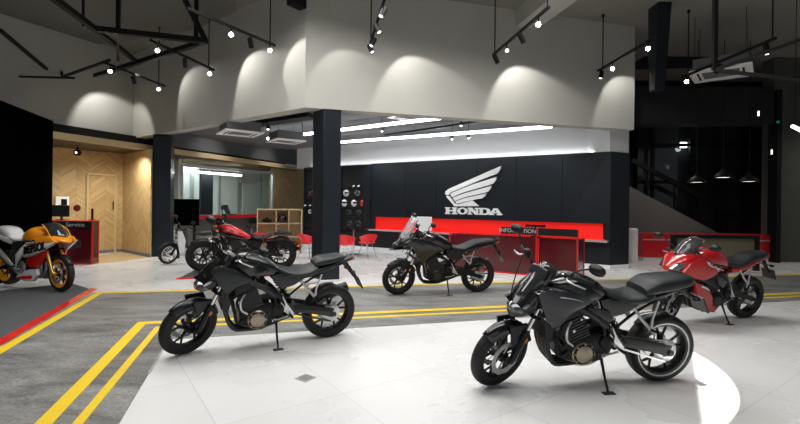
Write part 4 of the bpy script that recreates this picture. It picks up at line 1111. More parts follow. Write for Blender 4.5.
def motorcycle(label, rear, front, steer, lean, st, cat='motorcycle', z0=0.0, dark=False):
    """local frame: x forward from the rear contact, y to the rider's left, z up"""
    wb = {'naked': 1.42, 'naked2': 1.45, 'adventure': 1.42, 'sport': 1.45, 'cruiser': 1.49, 'race': 1.43, 'cub': 1.22}[st]
    d = Vector((front.x - rear.x, front.y - rear.y, 0)).normalized()
    mid = (Vector((front.x, front.y, 0)) + Vector((rear.x, rear.y, 0))) / 2
    scl = (Vector((front.x - rear.x, front.y - rear.y, 0)).length / wb); print('SCALE', st, scl); scl = max(min(scl, 1.0), .93) if st != 'race' else .94
    org = mid - d * wb * scl / 2; org.z = z0
    e = empty('motorcycle', org, (Matrix.Rotation(math.atan2(d.y, d.x), 3, 'Z') @ Matrix.Rotation(-R(lean), 3, 'X')))
    e.scale = (scl, scl, scl)
    tag(e, label, cat)
    nak = st in ('naked', 'naked2')
    cr = st == 'cruiser'
    Rf, Rr = (.325, .325) if cr else ((.26, .26) if st == 'cub' else (.285, .302) if st == 'naked' else (.292, .302))
    e_ = None
    wf, wr = (.13, .15) if cr else ((.07, .08) if st == 'cub' else (.108, .155))
    if st == 'race': wr = .19
    rake = R(28 if cr else 24.5)
    fx = wb; up = Vector((-math.sin(rake), 0, math.cos(rake)))
    piv = Vector((fx - .03, 0, Rf))
    S = Matrix.Translation(piv) @ Matrix.Rotation(R(steer), 4, up) @ Matrix.Translation(-piv)
    paint = {'naked': 'bike_black', 'naked2': 'bike_grey', 'adventure': 'bike_black', 'sport': 'bike_red', 'cruiser': 'cruiser_red', 'race': 'race_orange', 'cub': 'race_white'}[st]
    trim = 'bike_satin' if nak else 'bike_black'

    def B(mb, name, mt, **k): return mb.build(name, mt, k.pop('parent', e), **k)

    # ---- wheels
    def wheel(name, cx, Rw, w, M, n, rimmat, front):
        c = Vector((cx, 0, Rw)); Ri = Rw - (.115 if cr else .076)
        m = MB(M); m.lathe([(Ri - .012, -w * .36), (Ri + .012, -w * .40), (Ri + .012, -w * .33), (Ri - .01, -w * .15), (Ri - .01, w * .15), (Ri + .012, w * .33), (Ri + .012, w * .40), (Ri - .012, w * .36), (Ri - .03, w * .12), (Ri - .03, -w * .12)], c, seg=48, closed=True)
        m.lathe([(0, -.07), (.035, -.07), (.05, -.04), (.05, .04), (.035, .07), (0, .07)], c, seg=20)
        for k in range(n):
            a = 2 * PI * (k + .25) / n
            if st == 'cub':
                for sg in (-1, 1): m.tube([c + Vector((.03 * math.cos(a + sg), sg * .03, .03 * math.sin(a + sg))), c + Vector(((Ri - .02) * math.cos(a), 0, (Ri - .02) * math.sin(a)))], .003, 5)
                continue
            for sg in (-1, 1):
                p0 = c + Vector((.03 * math.cos(a), 0, .03 * math.sin(a)))
                p1 = c + Vector((Ri * .5 * math.cos(a + sg * .07), sg * .012, Ri * .5 * math.sin(a + sg * .07)))
                p2 = c + Vector(((Ri - .015) * math.cos(a + sg * .26), 0, (Ri - .015) * math.sin(a + sg * .26)))
                m.tube([p0, p1, p2], [.02, .013, .010], 6)
        o = B(m, name, rimmat)
        if st == 'race':
            m = MB(M); m.lathe([(Ri - .016, -w * .37), (Ri + .014, -w * .42), (Ri + .014, w * .42), (Ri - .016, w * .37), (Ri - .034, w * .14), (Ri - .034, -w * .14)], c, seg=48, closed=True); m.build('rim_band', 'race_yellow_orange', o)
        m = MB(M); prof = []
        for k in range(13):
            t = PI * k / 12; prof.append((Ri + .01 + (Rw - Ri - .01) * math.sin(t) ** .75, -w * .5 * math.cos(t) * (.85 + .3 * math.sin(t))))
        prof += [(Ri + .0, w * .3), (Ri, -w * .3)]
        m.lathe(prof, c, seg=64, closed=True); m.build('tire', 'rubber', o, ang=60)
        # brake disc(s)
        if st != 'cub':
            for sg in ((-1, 1) if front and st in ('naked2', 'sport', 'race') else (-1,)):
                m = MB(M); Ro = .15 if front else .12; yy = sg * .066; vs = []; K = 60
                for k in range(K):
                    a = 2 * PI * k / K; ro = Ro + .004 * math.cos(10 * a)
                    for r_, y_ in ((Ro * .70, yy - .0025), (ro, yy - .0025), (ro, yy + .0025), (Ro * .70, yy + .0025)): vs.append(c + Vector((r_ * math.cos(a), y_, r_ * math.sin(a))))
                m.add(vs, [(k * 4 + j, k * 4 + (j + 1) % 4, ((k + 1) % K) * 4 + (j + 1) % 4, ((k + 1) % K) * 4 + j) for k in range(K) for j in range(4)])
                for k in range(5):
                    a = 2 * PI * k / 5; m.tube([c + Vector((.045 * math.cos(a), yy * .8, .045 * math.sin(a))), c + Vector((Ro * .72 * math.cos(a + .3), yy, Ro * .72 * math.sin(a + .3)))], .007, 6)
                m.build('brake_disc', 'silver', o)
        if not front and st != 'cub':   # sprocket on the left
            if st == 'naked2':
                m = MB(M); m.lathe([(Ri + .006, w * .41), (Ri + .014, w * .43), (Ri + .018, w * .43), (Ri + .014, w * .40)], c, seg=64, closed=True); m.build('rim_lip', 'silver', o)
            m = MB(M); m.lathe([(.05, .075), (.098, .075), (.104, .078), (.098, .082), (.05, .086)], c, seg=42, closed=True)
            for k in range(5):
                a = 2 * PI * k / 5; m.tube([c + Vector((.02 * math.cos(a), .07, .02 * math.sin(a))), c + Vector((.08 * math.cos(a), .08, .08 * math.sin(a)))], .012, 6)
            m.build('sprocket', 'silver', o)
        return o
    rimm = {'race': 'engine_black', 'naked2': 'plastic_black'}.get(st, 'plastic_black')
    if st == 'adventure': rimm = 'engine_dark'
    if st == 'cub': rimm = 'chrome'
    wheel('front_wheel', fx, Rf, wf, S, 14 if st == 'cub' else 5, rimm, True)
    wheel('rear_wheel', 0, Rr, wr, Matrix(), 14 if st == 'cub' else 5, rimm, False)
    if st == 'race':       # bright rim band
        pass
    # ---- fork
    ax = Vector((fx, 0, Rf)); fy = .105 if not st == 'cub' else .07
    FLn = .60 if not cr else .66
    if st == 'adventure': FLn = .68
    if nak: FLn = .655
    top = ax + up * FLn
    m = MB(S)
    for sg in (-1, 1):
        o = Vector((-.035, sg * fy, 0))
        m.tube([ax + o * 1, ax + o + up * .28], [.028, .026], 12)
        m.cyl(ax + Vector((0, sg * fy * .6, 0)), ax + Vector((0, sg * (fy + .02), 0)), .02)
        m.cyl(ax + Vector((-.035, sg * fy, -.02)), ax + Vector((.01, sg * fy, .02)), .022, seg=8)
    B(m, 'fork_slider', 'engine_black' if st != 'race' else 'gold')
    m = MB(S)
    for sg in (-1, 1):
        o = Vector((-.035, sg * fy, 0)); m.tube([ax + o + up * .26, top + o], .020 if not st == 'race' else .026, 12)
    B(m, 'fork_tube', 'chrome' if st not in ('race', 'cruiser') else ('gold' if st == 'race' else 'engine_black'))
    m = MB(S)
    rot = Matrix.Rotation(-rake, 3, 'Y')
    for k in (.40, FLn - .02): m.box(ax + up * k + Vector((-.045, 0, 0)), (.08, fy * 2 + .07, .03), rot)
    B(m, 'triple_clamp', 'engine_black', bevel=.006)
    if st != 'cub':
        for sg in ((-1, 1) if st in ('naked2', 'sport', 'race') else (-1,)):
            m = MB(S)
            cc = ax + Vector((-.10, sg * .088, .09)); m.box(cc, (.06, .04, .11), Matrix.Rotation(R(-35), 3, 'Y')); m.cyl(cc + Vector((0, sg * .015, .02)), cc + Vector((0, sg * .034, .02)), .02); m.cyl(cc + Vector((0, sg * .015, -.025)), cc + Vector((0, sg * .034, -.025)), .02)
            B(m, 'brake_caliper', 'engine_dark' if st != 'race' else 'silver', bevel=.005)
    # front mudguard
    m = MB(S)
    if cr: m.arc_shell(ax, Rf + .03, 50, 140, .078, .05)
    elif st == 'cub': m.arc_shell(ax, Rf + .03, 20, 170, .05, .03)
    elif st == 'race': m.arc_shell(ax, Rf + .015, 30, 165, .075, .06)
    else: m.arc_shell(ax, Rf + .022, 48 if st != 'adventure' else 45, 160, .082, .07, hw1=.07)
    B(m, 'front_mudguard', {'race': 'plastic_black', 'sport': 'bike_black', 'cub': 'plastic_black', 'naked': 'bike_satin', 'naked2': 'bike_black'}.get(st, 'plastic_black'), solid=.006)
    if st in ('naked', 'naked2', 'adventure', 'sport'):
        m = MB(S)
        a, b_ = ax.x, ax.z
        m.plate([(a + .03, b_ + .32), (a - .16, b_ + .30), (a - .25, b_ + .12), (a - .18, b_ + .10), (a - .07, b_ + .20), (a - .02, b_ + .14), (a + .0, b_ + .22)], .085, .012, .012); m.plate([(a + .03, b_ + .32), (a - .16, b_ + .30), (a - .25, b_ + .12), (a - .18, b_ + .10), (a - .07, b_ + .20), (a - .02, b_ + .14), (a + .0, b_ + .22)], .085, .012, .012, side=-1)
        B(m, 'mudguard_stay', 'bike_satin' if nak else 'plastic_black')
        for sg in (1, -1):
            m = MB(S); m.lathe([(0, 0), (.024, 0), (.024, .012), (0, .016)], ax + Vector((-.13, sg * .115, .17)), (0, sg, 0), 14); B(m, 'reflector', 'amber')
    # ---- handlebar
    hb = top + Vector((-.05, 0, .04)); hw = .37
    if nak: hb = top + Vector((-.06, 0, .07))
    if st == 'cruiser': hb = top + Vector((-.06, 0, .10))
    if st == 'adventure': hb = top + Vector((-.07, 0, .10))
    hgt = {'sport': .01, 'race': -.07, 'cruiser': .08, 'adventure': .09}.get(st, .09)
    if st in ('race',): hw = .30
    m = MB(S); L = [(hb.x, 0, hb.z), (hb.x, .08, hb.z), (hb.x - .01, .16, hb.z + hgt * .8), (hb.x - .05, .26, hb.z + hgt), (hb.x - .12, hw, hb.z + hgt * .9)]
    m.tube(mirror_y(L[::-1])[:-1] + L, .012, 10, 3)
    hbar = B(m, 'handlebar', 'engine_black')
    for sg in (1, -1):
        m = MB(S); m.cyl((hb.x - .055, sg * .265, hb.z + hgt), (hb.x - .125, sg * (hw + .01), hb.z + hgt * .9), .018); m.build('grip', 'rubber', hbar)
        m = MB(S); m.tube([(hb.x - .02, sg * .22, hb.z + hgt), (hb.x + .03, sg * .26, hb.z + hgt - .01), (hb.x + .0, sg * .34, hb.z + hgt - .02), (hb.x - .035, sg * (hw + .01), hb.z + hgt - .03)], [.008, .008, .007, .006], 8, 3); m.build('lever', 'silver', hbar)
        m = MB(S); m.box((hb.x - .02, sg * .22, hb.z + hgt + .005), (.05, .05, .045)); m.build('switch_housing', 'plastic_black', hbar, bevel=.006)
    if st not in ('race',):
        for sg in (1, -1):
            if st == 'sport':
                M_ = Matrix(); base = Vector((fx - .18, sg * .14, 1.0)); hd = Vector((fx - .14, sg * .38, 1.12))
            else:
                M_ = S; base = Vector((hb.x - .02, sg * .23, hb.z + hgt + .02)); hd = Vector((hb.x - .02, sg * (.37), hb.z + hgt + (.17 if not cr else .12)))
                if nak and sg > 0: hd = Vector((hb.x - .14, .34, hb.z + hgt + .10))
            m = MB(M_); m.tube([base, base.lerp(hd, .5) + Vector((.02, 0, .02)), hd], .007, 8, 4); so = m.build('mirror_stem', 'plastic_black', e)
            m = MB(M_)
            rm = Matrix.Rotation(R(-12), 3, 'Y'); rings = []
            for t, sc in ((-.018, .9), (-.02, 1), (.0, 1.0), (.02, .75), (.03, .3)):
                rings.append([hd + rm @ Vector((t, sg * .02 + sc * .068 * math.copysign(abs(math.cos(a)) ** .8, math.cos(a)), sc * .042 * math.copysign(abs(math.sin(a)) ** .8, math.sin(a)))) for a in [2 * PI * k / 20 for k in range(20)]])
            m.loft(rings); mo = m.build('mirror', 'plastic_black', e)
            m = MB(M_); m.loft([[hd + rm @ Vector((t, sg * .02 + .060 * math.cos(a), .036 * math.sin(a))) for a in [2 * PI * k / 20 for k in range(20)]] for t in (-.0215, -.020)]); m.build('mirror_glass', 'mirror_glass', mo)
    # instruments
    if st not in ('cub', 'cruiser', 'race'):
        m = MB(S); m.box((hb.x + .05, 0, hb.z + .04), (.05, .17, .09), Matrix.Rotation(R(-30), 3, 'Y')); B(m, 'instrument_cluster', 'screen_dark', bevel=.012)
    if nak or st in ('adventure', 'sport'):
        m = MB(S); m.lathe([(0, 0), (.024, 0), (.026, .04), (0, .045)], (hb.x + .01, -.2, hb.z + hgt + .02), (0, 0, 1), 14); B(m, 'brake_reservoir', 'plastic_black')
        # cables
        m = MB()
        for sg in (1, -1):
            p = S @ Vector((hb.x - .01, sg * .2, hb.z + hgt)); q_ = S @ (ax + Vector((-.06, sg * .06, .42)))
            m.tube([p, p + Vector((.04, 0, .02)), (p + q_) / 2 + Vector((.03, 0, .02)), q_], .0055, 6, 4)
        B(m, 'cable', 'rubber')

    # ---- frame, engine
    hx, hz = fx - .30, .86     # steering head
    if st == 'cub': hx, hz = fx - .22, .72
    if st != 'cub':
        m = MB()
        for sg in (1, -1):
            m.tube([(hx + .02, sg * .035, hz), (hx - .14, sg * .13, hz - .12), (.72, sg * .15, .66), (.56, sg * .13, .52), (.50, sg * .12, .36)], [.026, .028, .028, .026, .024], 10, 4)
            if nak or st == 'adventure' or cr: m.tube([(hx + .01, sg * .03, hz - .08), (hx - .06, sg * .10, .62), (hx - .10, sg * .12, .44)], .018, 8, 4)
            m.tube([(.60, sg * .10, .74), (.30, sg * .11, .76 if not cr else .62), (-.10, sg * .085, .86 if not cr else .66)], .014, 8, 3)
            m.tube([(.54, sg * .11, .50), (.32, sg * .11, .68 if not cr else .6), (.05, sg * .09, .80 if not cr else .66)], .012, 8, 3)
        B(m, 'frame', 'engine_black')
        # engine cases
        m = MB()
        m.body([(.50, .36, .50, .09, 4), (.56, .27, .54, .14, 4), (.70, .23, .53, .16, 4), (.86, .24, .48, .155, 4), (.97, .28, .42, .12, 4)], 24, 4)
        eng = B(m, 'engine', 'engine_black')
        m = MB(); er = Matrix.Rotation(R(22), 3, 'Y')
        bx, bz = .86, .52
        for k in range(9):
            m.box(Vector((bx, 0, bz)) + er @ Vector((0, 0, -.06 + .024 * k)), (.20 if k < 7 else .18, .30 if not cr else .24, .012), er)
        m.box(Vector((bx, 0, bz)) + er @ Vector((0, 0, .03)), (.17, .27 if not cr else .21, .23), er)
        m.build('cylinder_block', 'engine_dark', eng)
        m = MB(); m.box(Vector((bx, 0, bz)) + er @ Vector((0, 0, .175)), (.22, .33 if not cr else .25, .10), er); m.build('cylinder_head', 'engine_black', eng, bevel=.02)
        hm = 'bronze' if nak else ('silver' if st == 'race' else 'engine_dark')
        for sg in (1, -1):
            cpos = Vector((.80, sg * .145, .345)) if sg > 0 else Vector((.68, -.145, .36))
            m = MB(); m.lathe([(0, 0), (.098, 0), (.098, .025), (.088, .035), (.085, .03)], cpos, (0, sg, 0), 32); m.lathe([(0, .02), (.075, .022), (.072, .042), (.045, .052), (.02, .054), (0, .05)], cpos, (0, sg, 0), 32)
            for k in range(8):
                a = 2 * PI * k / 8; m.cyl(cpos + Vector((.085 * math.cos(a), sg * .02, .085 * math.sin(a))), cpos + Vector((.085 * math.cos(a), sg * .042, .085 * math.sin(a))), .008, seg=8)
            m.build('engine_cover', hm, eng)
            m = MB(); c2_ = Vector((.60, sg * .14, .43)); m.lathe([(0, 0), (.062, 0), (.062, .03), (.05, .04), (0, .045)], c2_, (0, sg, 0), 24)
            m.build('sprocket_cover', 'engine_black', eng)
            for k in range(6):
                m = MB(); c3_ = Vector((.56 + random.random() * .38, sg * (.15 + random.random() * .012), .30 + random.random() * .34)); m.cyl(c3_ - Vector((0, sg * .03, 0)), c3_ + Vector((0, sg * .010, 0)), .008 + random.random() * .008, seg=10)
                m.build('engine_bolt', 'engine_dark' if k % 3 else 'silver', eng)
        m = MB(); m.tube([(.95, .12, .64), (1.0, .15, .52), (.93, .165, .42), (.84, .15, .40)], .014, 8, 5); m.tube([(.70, .12, .60), (.64, .16, .56), (.62, .15, .46)], .012, 8, 5); m.tube([(.92, .14, .36), (.99, .14, .32), (1.02, .11, .45), (1.06, .09, .6)], .016, 8, 5)
        m.build('hose', 'rubber', eng)
        # intake bodies
        m = MB()
        for y_ in (-.1, -.035, .035, .1): m.tube([(.78, y_, .66), (.70, y_ * 1.05, .70)], .026, 12)
        B(m, 'intake', 'engine_dark')
        # headers
        hy = (-.11, -.04, .04, .11) if st in ('naked2', 'sport', 'race') else (-.06, .06)
        m = MB()
        for y_ in hy:
            m.tube([(.95, y_, .60), (1.06, y_, .54), (1.09, y_ * .95, .42), (1.02, y_ * .8, .24), (.88, y_ * .5 - .03, .19), (.72, y_ * .3 - .05, .18)], .020 if len(hy) == 4 else .024, 10, 4)
        B(m, 'header_pipe', 'engine_dark' if st != 'race' else 'silver')
        m = MB()
        if st in ('naked2', 'sport'):
            m.tube([(.74, -.05, .18), (.60, -.09, .18), (.45, -.15, .24), (.30, -.19, .30), (.20, -.20, .33)], [.05, .065, .06, .06, .05], 16, 4)
        elif st == 'race':
            m.tube([(.72, -.05, .2), (.55, -.14, .27), (.30, -.17, .42), (.0, -.19, .62), (-.2, -.19, .70)], [.035, .035, .04, .052, .05], 16, 4)
        else:
            m.tube([(.72, -.06, .18), (.50, -.13, .22), (.25, -.18, .30), (-.05, -.20, .42), (-.28, -.20, .50)], [.035, .035, .05, .065, .055], 16, 4)
        B(m, 'muffler', 'silver' if st in ('naked2', 'race') else 'engine_dark')
        # radiator
        m = MB(); rr = Matrix.Rotation(R(-14), 3, 'Y'); m.box((1.10 if not cr else 1.08, 0, .60), (.035, (.24 if st in ('sport', 'naked2') else .30) if not cr else .2, .26), rr)
        rad = B(m, 'radiator', 'plastic_black', bevel=.005)
        m = MB()
        for k in range(9): m.box(Vector((1.10 if not cr else 1.08, 0, .60)) + rr @ Vector((.019, 0, -.11 + .0275 * k)), (.004, .22 if not cr else .16, .010), rr)
        m.build('radiator_fin', 'engine_black', rad)
        # swingarm
        m = MB(); 
        for sg in (1, -1):
            m.loft([[Vector((x, sg * (y_ - .014), z - h_)), Vector((x, sg * (y_ + .014), z - h_)), Vector((x, sg * (y_ + .014), z + h_)), Vector((x, sg * (y_ - .014), z + h_))] for x, y_, z, h_ in ((.56, .09, .42, .045), (.42, .10, .41, .042), (.2, .115, .36, .036), (.0, .115, Rr, .030), (-.05, .115, Rr - .005, .018))])
        m.box((.42, 0, .41), (.06, .2, .07)); m.cyl((.545, -.13, .42), (.545, .13, .42), .03)
        m.cyl((0, -.14, Rr), (0, .14, Rr), .016)
        sw = B(m, 'swingarm', 'engine_dark' if nak else 'engine_black', bevel=.006)
        if nak:
            m = MB(); m.plate([(.44, .46), (.2, .42), (-.02, .37), (.0, .335), (.22, .37), (.42, .40)], .134, .006, .006); m.build('chain_guard', 'engine_black', sw)
        m = MB()
        for dz_, x1 in ((.085, .0), (-.085, .0)):
            m.bar((.0, .088, Rr + dz_ * 1.08), (.58, .098, .43 + dz_ * .42), .014, .014)
        m.build('chain', 'silver' if st == 'naked2' else 'engine_dark', sw)
        # shock
        if st in ('naked', 'naked2', 'adventure'):
            m = MB(); m.tube([(.44, .03 if st != 'naked2' else .09, .44), (.60, .03 if st != 'naked2' else .10, .70)], .018, 10)
            for k in range(7):
                p = Vector((.455 + .02 * k, .03 if st != 'naked2' else .095, .465 + .0325 * k)); m.lathe([(.028, -.006), (.038, 0), (.028, .006)], p, (.52, 0, .85), 16)
            B(m, 'shock_absorber', 'engine_black')
        elif cr:
            for sg in (1, -1):
                m = MB(); m.tube([(.02, sg * .14, .36), (.22, sg * .13, .64)], .016, 10)
                for k in range(9): m.lathe([(.024, -.006), (.034, 0), (.024, .006)], Vector((.04 + .018 * k, sg * .14, .39 + .025 * k)), (.58, 0, .81), 14)
                B(m, 'shock_absorber', 'engine_black')
        # foot pegs and brackets
        bm_ = 'silver' if st not in ('cruiser', 'race') else 'engine_black'
        for sg in (1, -1):
            m = MB(); m.plate([(.58, .52), (.55, .56), (.50, .47), (.42, .36), (.45, .33), (.54, .40)], .145, .012, .004, side=sg); br = B(m, 'footpeg_bracket', bm_)
            m = MB(); m.cyl((.47, sg * .15, .36), (.47, sg * .245, .365), .013, seg=8); m.build('footpeg', 'engine_black', br)
            m = MB(); m.tube([(.49, sg * .16, .35), (.60, sg * .175, .33), (.66, sg * .175, .335)], .008, 6); m.cyl((.66, sg * .165, .335), (.66, sg * .22, .335), .009, seg=8); m.build('foot_lever', 'silver', br)
            if st in ('naked', 'naked2', 'adventure', 'sport'):
                m = MB(); m.tube([(.38, sg * .115, .74), (.30, sg * .14, .62), (.215, sg * .15, .53)], [.012, .012, .016], 8); m.tube([(.14, sg * .115, .76), (.20, sg * .14, .62), (.215, sg * .15, .53)], [.010, .010, .014], 8)
                m.tube([(.33, sg * .13, .66), (.17, sg * .13, .68)], .008, 8)
                b2_ = B(m, 'pillion_bracket', 'silver'); m = MB(); m.cyl((.215, sg * .15, .53), (.20, sg * .25, .54), .012, seg=8); m.build('pillion_footpeg', 'engine_black', b2_)
        # stand
        if st not in ('race',):
            tl = math.tan(R(lean)); fy_ = .24; m = MB(); m.tube([(.60, .10, .28), (.60, .17, .15), (.60, fy_, fy_ * tl + .012)], [.014, .011, .010], 8); so = B(m, 'kickstand', 'plastic_black')
            m = MB(); m.box((.60, fy_ + .01, fy_ * tl + .006), (.10, .05, .008), Matrix.Rotation(R(lean), 3, 'X')); m.build('stand_foot', 'plastic_black', so)
    # hugger
    if nak or st == 'adventure' or st == 'sport':
        m = MB(); m.arc_shell((0, 0, Rr), Rr + .02, 42, 96 if st != 'sport' else 90, .09, .04); B(m, 'rear_hugger', 'plastic_black', solid=.004)

    # ================= body work by kind
    def indicator(M_, p, sg, parent=e):
        m = MB(M_); p = Vector(p); m.cyl(p, p + Vector((0, sg * .07, 0)), .007, seg=8); m.ball(p + Vector((0, sg * .095, 0)), .026, 1.25, 1.2, .7, 12); m.build('indicator', 'amber' if st == 'cruiser' else 'plastic_black', parent)
    def plate_holder(x, z, x2, z2, plate=True):
        m = MB(); m.tube([(x, 0, z), (x - .05, 0, z - .06), (x2, 0, z2)], [.03, .025, .02], 8, 3); h_ = B(m, 'plate_holder', 'plastic_black')
        m = MB(); r_ = Matrix.Rotation(R(28), 3, 'Y'); m.box((x2 - .01, 0, z2 - .02), (.012, .17, .15), r_); m.build('mud_flap', 'plastic_black', h_)
        for sg in (1, -1): indicator(Matrix(), (x - .07, 0, z - .09), sg, h_)
    if nak:
        A_ = st == 'naked'
        tt = .985 if A_ else .975
        m = MB(); m.body([(.55, .78, .80, .06, 2.4), (.60, .765, .86, .10, 2.6), (.68, .765, .925, .135, 2.8), (.80, .78, tt - .01, .168, 3), (.90, .80, tt, .17, 3), (1.0, .82, tt - .02, .145, 2.8), (1.08, .84, .925, .10, 2.5), (1.13, .86, .90, .05, 2.3)], 28, 6)
        tk = B(m, 'fuel_tank', 'bike_satin' if A_ else 'bike_black')
        for sg in (1, -1):
            m = MB(); m.plate([(1.0, .86), (.90, .915), (.78, .90), (.66, .84), (.62, .79), (.76, .785), (.90, .80)], .135, .03, .035, side=sg, k=.86, lean=lambda x, z: .03 - .35 * abs(x - .86)); m.build('knee_panel', 'bike_black' if A_ else 'bike_satin', tk)
        m = MB(); m.lathe([(0, 0), (.058, 0), (.058, .010), (.045, .014), (.045, .008), (.02, .008), (0, .008)], (.92, 0, tt - .006), (.06, 0, 1), 28); m.build('fuel_cap', 'silver', tk)
        for sg in (1, -1):
            lf = lambda x, z: (.05 * (1.0 - abs(x - 1.0) * 2.2))
            m = MB()
            if A_: m.plate([(1.24, .84), (1.16, .90), (1.04, .885), (.92, .82), (.86, .76), (.95, .72), (1.02, .70), (1.08, .64), (1.12, .65), (1.18, .74)], .12, .03, .035, k=.85, side=sg, lean=lf)
            else: m.plate([(1.24, .86), (1.14, .905), (1.0, .885), (.86, .85), (.76, .79), (.86, .74), (.96, .69), (1.04, .60), (1.10, .575), (1.15, .64), (1.20, .76)], .13, .03, .04, k=.85, side=sg, lean=lf)
            sh = B(m, 'tank_shroud', 'bike_satin' if A_ else 'bike_grey')
            if not A_:
                m = MB(); m.plate([(1.06, .845), (.96, .835), (.86, .80), (.96, .823), (1.06, .835)], .208, .004, .003, side=sg, k=.9); m.build('emblem', 'metal_white', sh)
            else:
                m = MB(); m.plate([(1.08, .83), (1.0, .82), (.93, .79), (1.01, .805)], .20, .004, .002, side=sg, k=.9); m.build('emblem', 'engine_dark', sh)
            m = MB(); m.plate([(1.15, .66), (1.10, .69), (1.05, .54), (1.08, .42), (1.12, .44)], .13, .02, .015, side=sg); B(m, 'radiator_shroud', 'plastic_black')
            m = MB(); m.plate([(.68, .785), (.64, .70), (.56, .63), (.44, .66), (.32, .73), (.36, .79), (.56, .79)], .118, .03, .02, side=sg); B(m, 'side_panel', 'bike_satin' if A_ else 'bike_black')
            if not A_:
                m = MB(); m.plate([(.80, .74), (.78, .68), (.60, .60), (.55, .62), (.60, .70)], .15, .02, .02, side=sg); B(m, 'side_duct', 'engine_dark')
            m = MB(); m.tube([(1.02, sg * .10, .80), (.88, sg * .165, .74), (.74, sg * .165, .66), (.62, sg * .15, .56)], [.022, .026, .026, .022], 10, 4); B(m, 'frame_spar', 'engine_dark')
        m = MB(); m.tube([(.93, .165, .62), (.97, .19, .56), (.96, .185, .47), (.90, .175, .42)], .011, 8, 4); B(m, 'coolant_pipe', 'silver')
        # seat and tail
        m = MB(); m.body([(.62, .79, .87, .07, 2.6), (.54, .755, .835, .12, 3), (.42, .74, .80, .15, 3.4), (.28, .745, .815, .16, 3.4), (.19, .775, .855, .14, 3.2)], 26, 5)
        if not A_: m.body([(.27, .79, .87, .14, 3.2), (.18, .815, .93, .155, 3.6), (.04, .84, .95, .15, 3.6), (-.12, .865, .96, .13, 3.4), (-.20, .88, .95, .08, 2.8)], 24, 5)
        B(m, 'seat', 'seat_vinyl')
        if A_:
            m = MB(); m.body([(.21, .835, .885, .10, 3.2), (.14, .845, .925, .13, 3.2), (.02, .865, .94, .125, 3.2), (-.08, .885, .95, .10, 3), (-.13, .895, .94, .06, 2.6)], 24, 5); B(m, 'pillion_seat', 'seat_vinyl')
        m = MB(); m.body([(.46, .71, .76, .12, 3), (.30, .72, .79, .13, 3), (.14, .76, .835, .12, 3), (-.02, .81, .88, .105, 2.8), (-.14, .85, .91, .08, 2.6), (-.24, .885, .925, .04, 2.3)], 24, 4)
        tc_ = B(m, 'tail_cowl', 'bike_satin' if A_ else 'bike_black')
        m = MB(); m.body([(-.18, .865, .90, .055), (-.24, .875, .905, .045), (-.265, .885, .90, .02)], 14, 3); m.build('tail_light', 'tail_red', tc_)
        plate_holder(-.15, .85, -.32, .64 if A_ else .72)
        # headlight cowl, turned with the fork
        Sx = S; S = S @ Matrix.Translation((-.07, 0, -.115)); m = MB(S); o = fx - 1.45
        if A_:
            m.body([(1.19 + o, .88, 1.02, .09, 2.6), (1.27 + o, .82, 1.05, .125, 2.6), (1.36 + o, .79, .99, .125, 2.5), (1.43 + o, .785, .90, .09, 2.3), (1.47 + o, .79, .84, .045, 2)], 26, 5)
        else:
            m.body([(1.18 + o, .90, 1.04, .09, 2.6), (1.26 + o, .82, 1.07, .13, 2.6), (1.35 + o, .78, 1.00, .135, 2.5), (1.43 + o, .765, .90, .105, 2.3), (1.48 + o, .76, .84, .05, 2)], 26, 5)
        cw = B(m, 'headlight_cowl', 'bike_black')
        m = MB(S); m.sheet((1.42 + o, .92), (1.18 + o, 1.15 if A_ else 1.19), .115, .09, .07, curve=.02); B(m, 'flyscreen', 'bike_black' if A_ else 'screen_smoke', solid=.006)
        m = MB(S); m.body([(1.40 + o, .79, .885, .105, 2.2), (1.455 + o, .79, .87, .085, 2.2), (1.488 + o, .80, .85, .045, 2)], 22, 4); hl = m.build('headlight', 'lens_glass', e)
        m = MB(S)
        for sg in (1, -1): m.plate([(1.47 + o, .88), (1.36 + o, .93), (1.24 + o, .92), (1.33 + o, .86), (1.42 + o, .83)], .10, .01, .03, side=sg)
        m.build('cowl_wing', 'bike_satin', cw)
        
    elif st == 'adventure':
        m = MB(); m.body([(.50, .77, .82, .08), (.58, .76, .92, .13, 2.8), (.72, .76, 1.0, .17, 3), (.88, .78, 1.07, .18, 3), (1.0, .80, 1.05, .15, 2.7), (1.10, .84, .99, .09, 2.4)], 28, 6)
        tk = B(m, 'fuel_tank', 'bike_black')
        m = MB(); m.lathe([(0, 0), (.055, 0), (.055, .010), (0, .012)], (.95, 0, 1.055), (.1, 0, 1), 24); m.build('fuel_cap', 'silver', tk)
        for sg in (1, -1):
            lf = lambda x, z: .05 - .06 * abs(x - 1.0)
            m = MB(); m.plate([(1.38, .93), (1.26, 1.0), (1.06, .98), (.80, .88), (.68, .78), (.82, .75), (.96, .68), (1.06, .56), (1.12, .60), (1.22, .80)], .13, .03, .035, side=sg, lean=lf); sh = B(m, 'side_fairing', 'bike_black')
            m = MB(); m.plate([(1.06, .86), (.92, .83), (.86, .80), (1.0, .81), (1.08, .83)], .205, .004, .002, side=sg, k=.9); m.build('emblem', 'metal_white', sh)
            m = MB(); m.plate([(.66, .78), (.62, .64), (.48, .60), (.30, .70), (.36, .79)], .115, .03, .02, side=sg); B(m, 'side_panel', 'plastic_black')
        m = MB(); m.body([(.58, .79, .85, .08, 2.6), (.48, .77, .83, .13, 3), (.34, .77, .82, .155, 3), (.22, .79, .87, .14, 3), (.10, .83, .92, .13, 3), (-.10, .86, .94, .12, 3), (-.24, .88, .94, .08, 2.6)], 26, 5); B(m, 'seat', 'seat_vinyl')
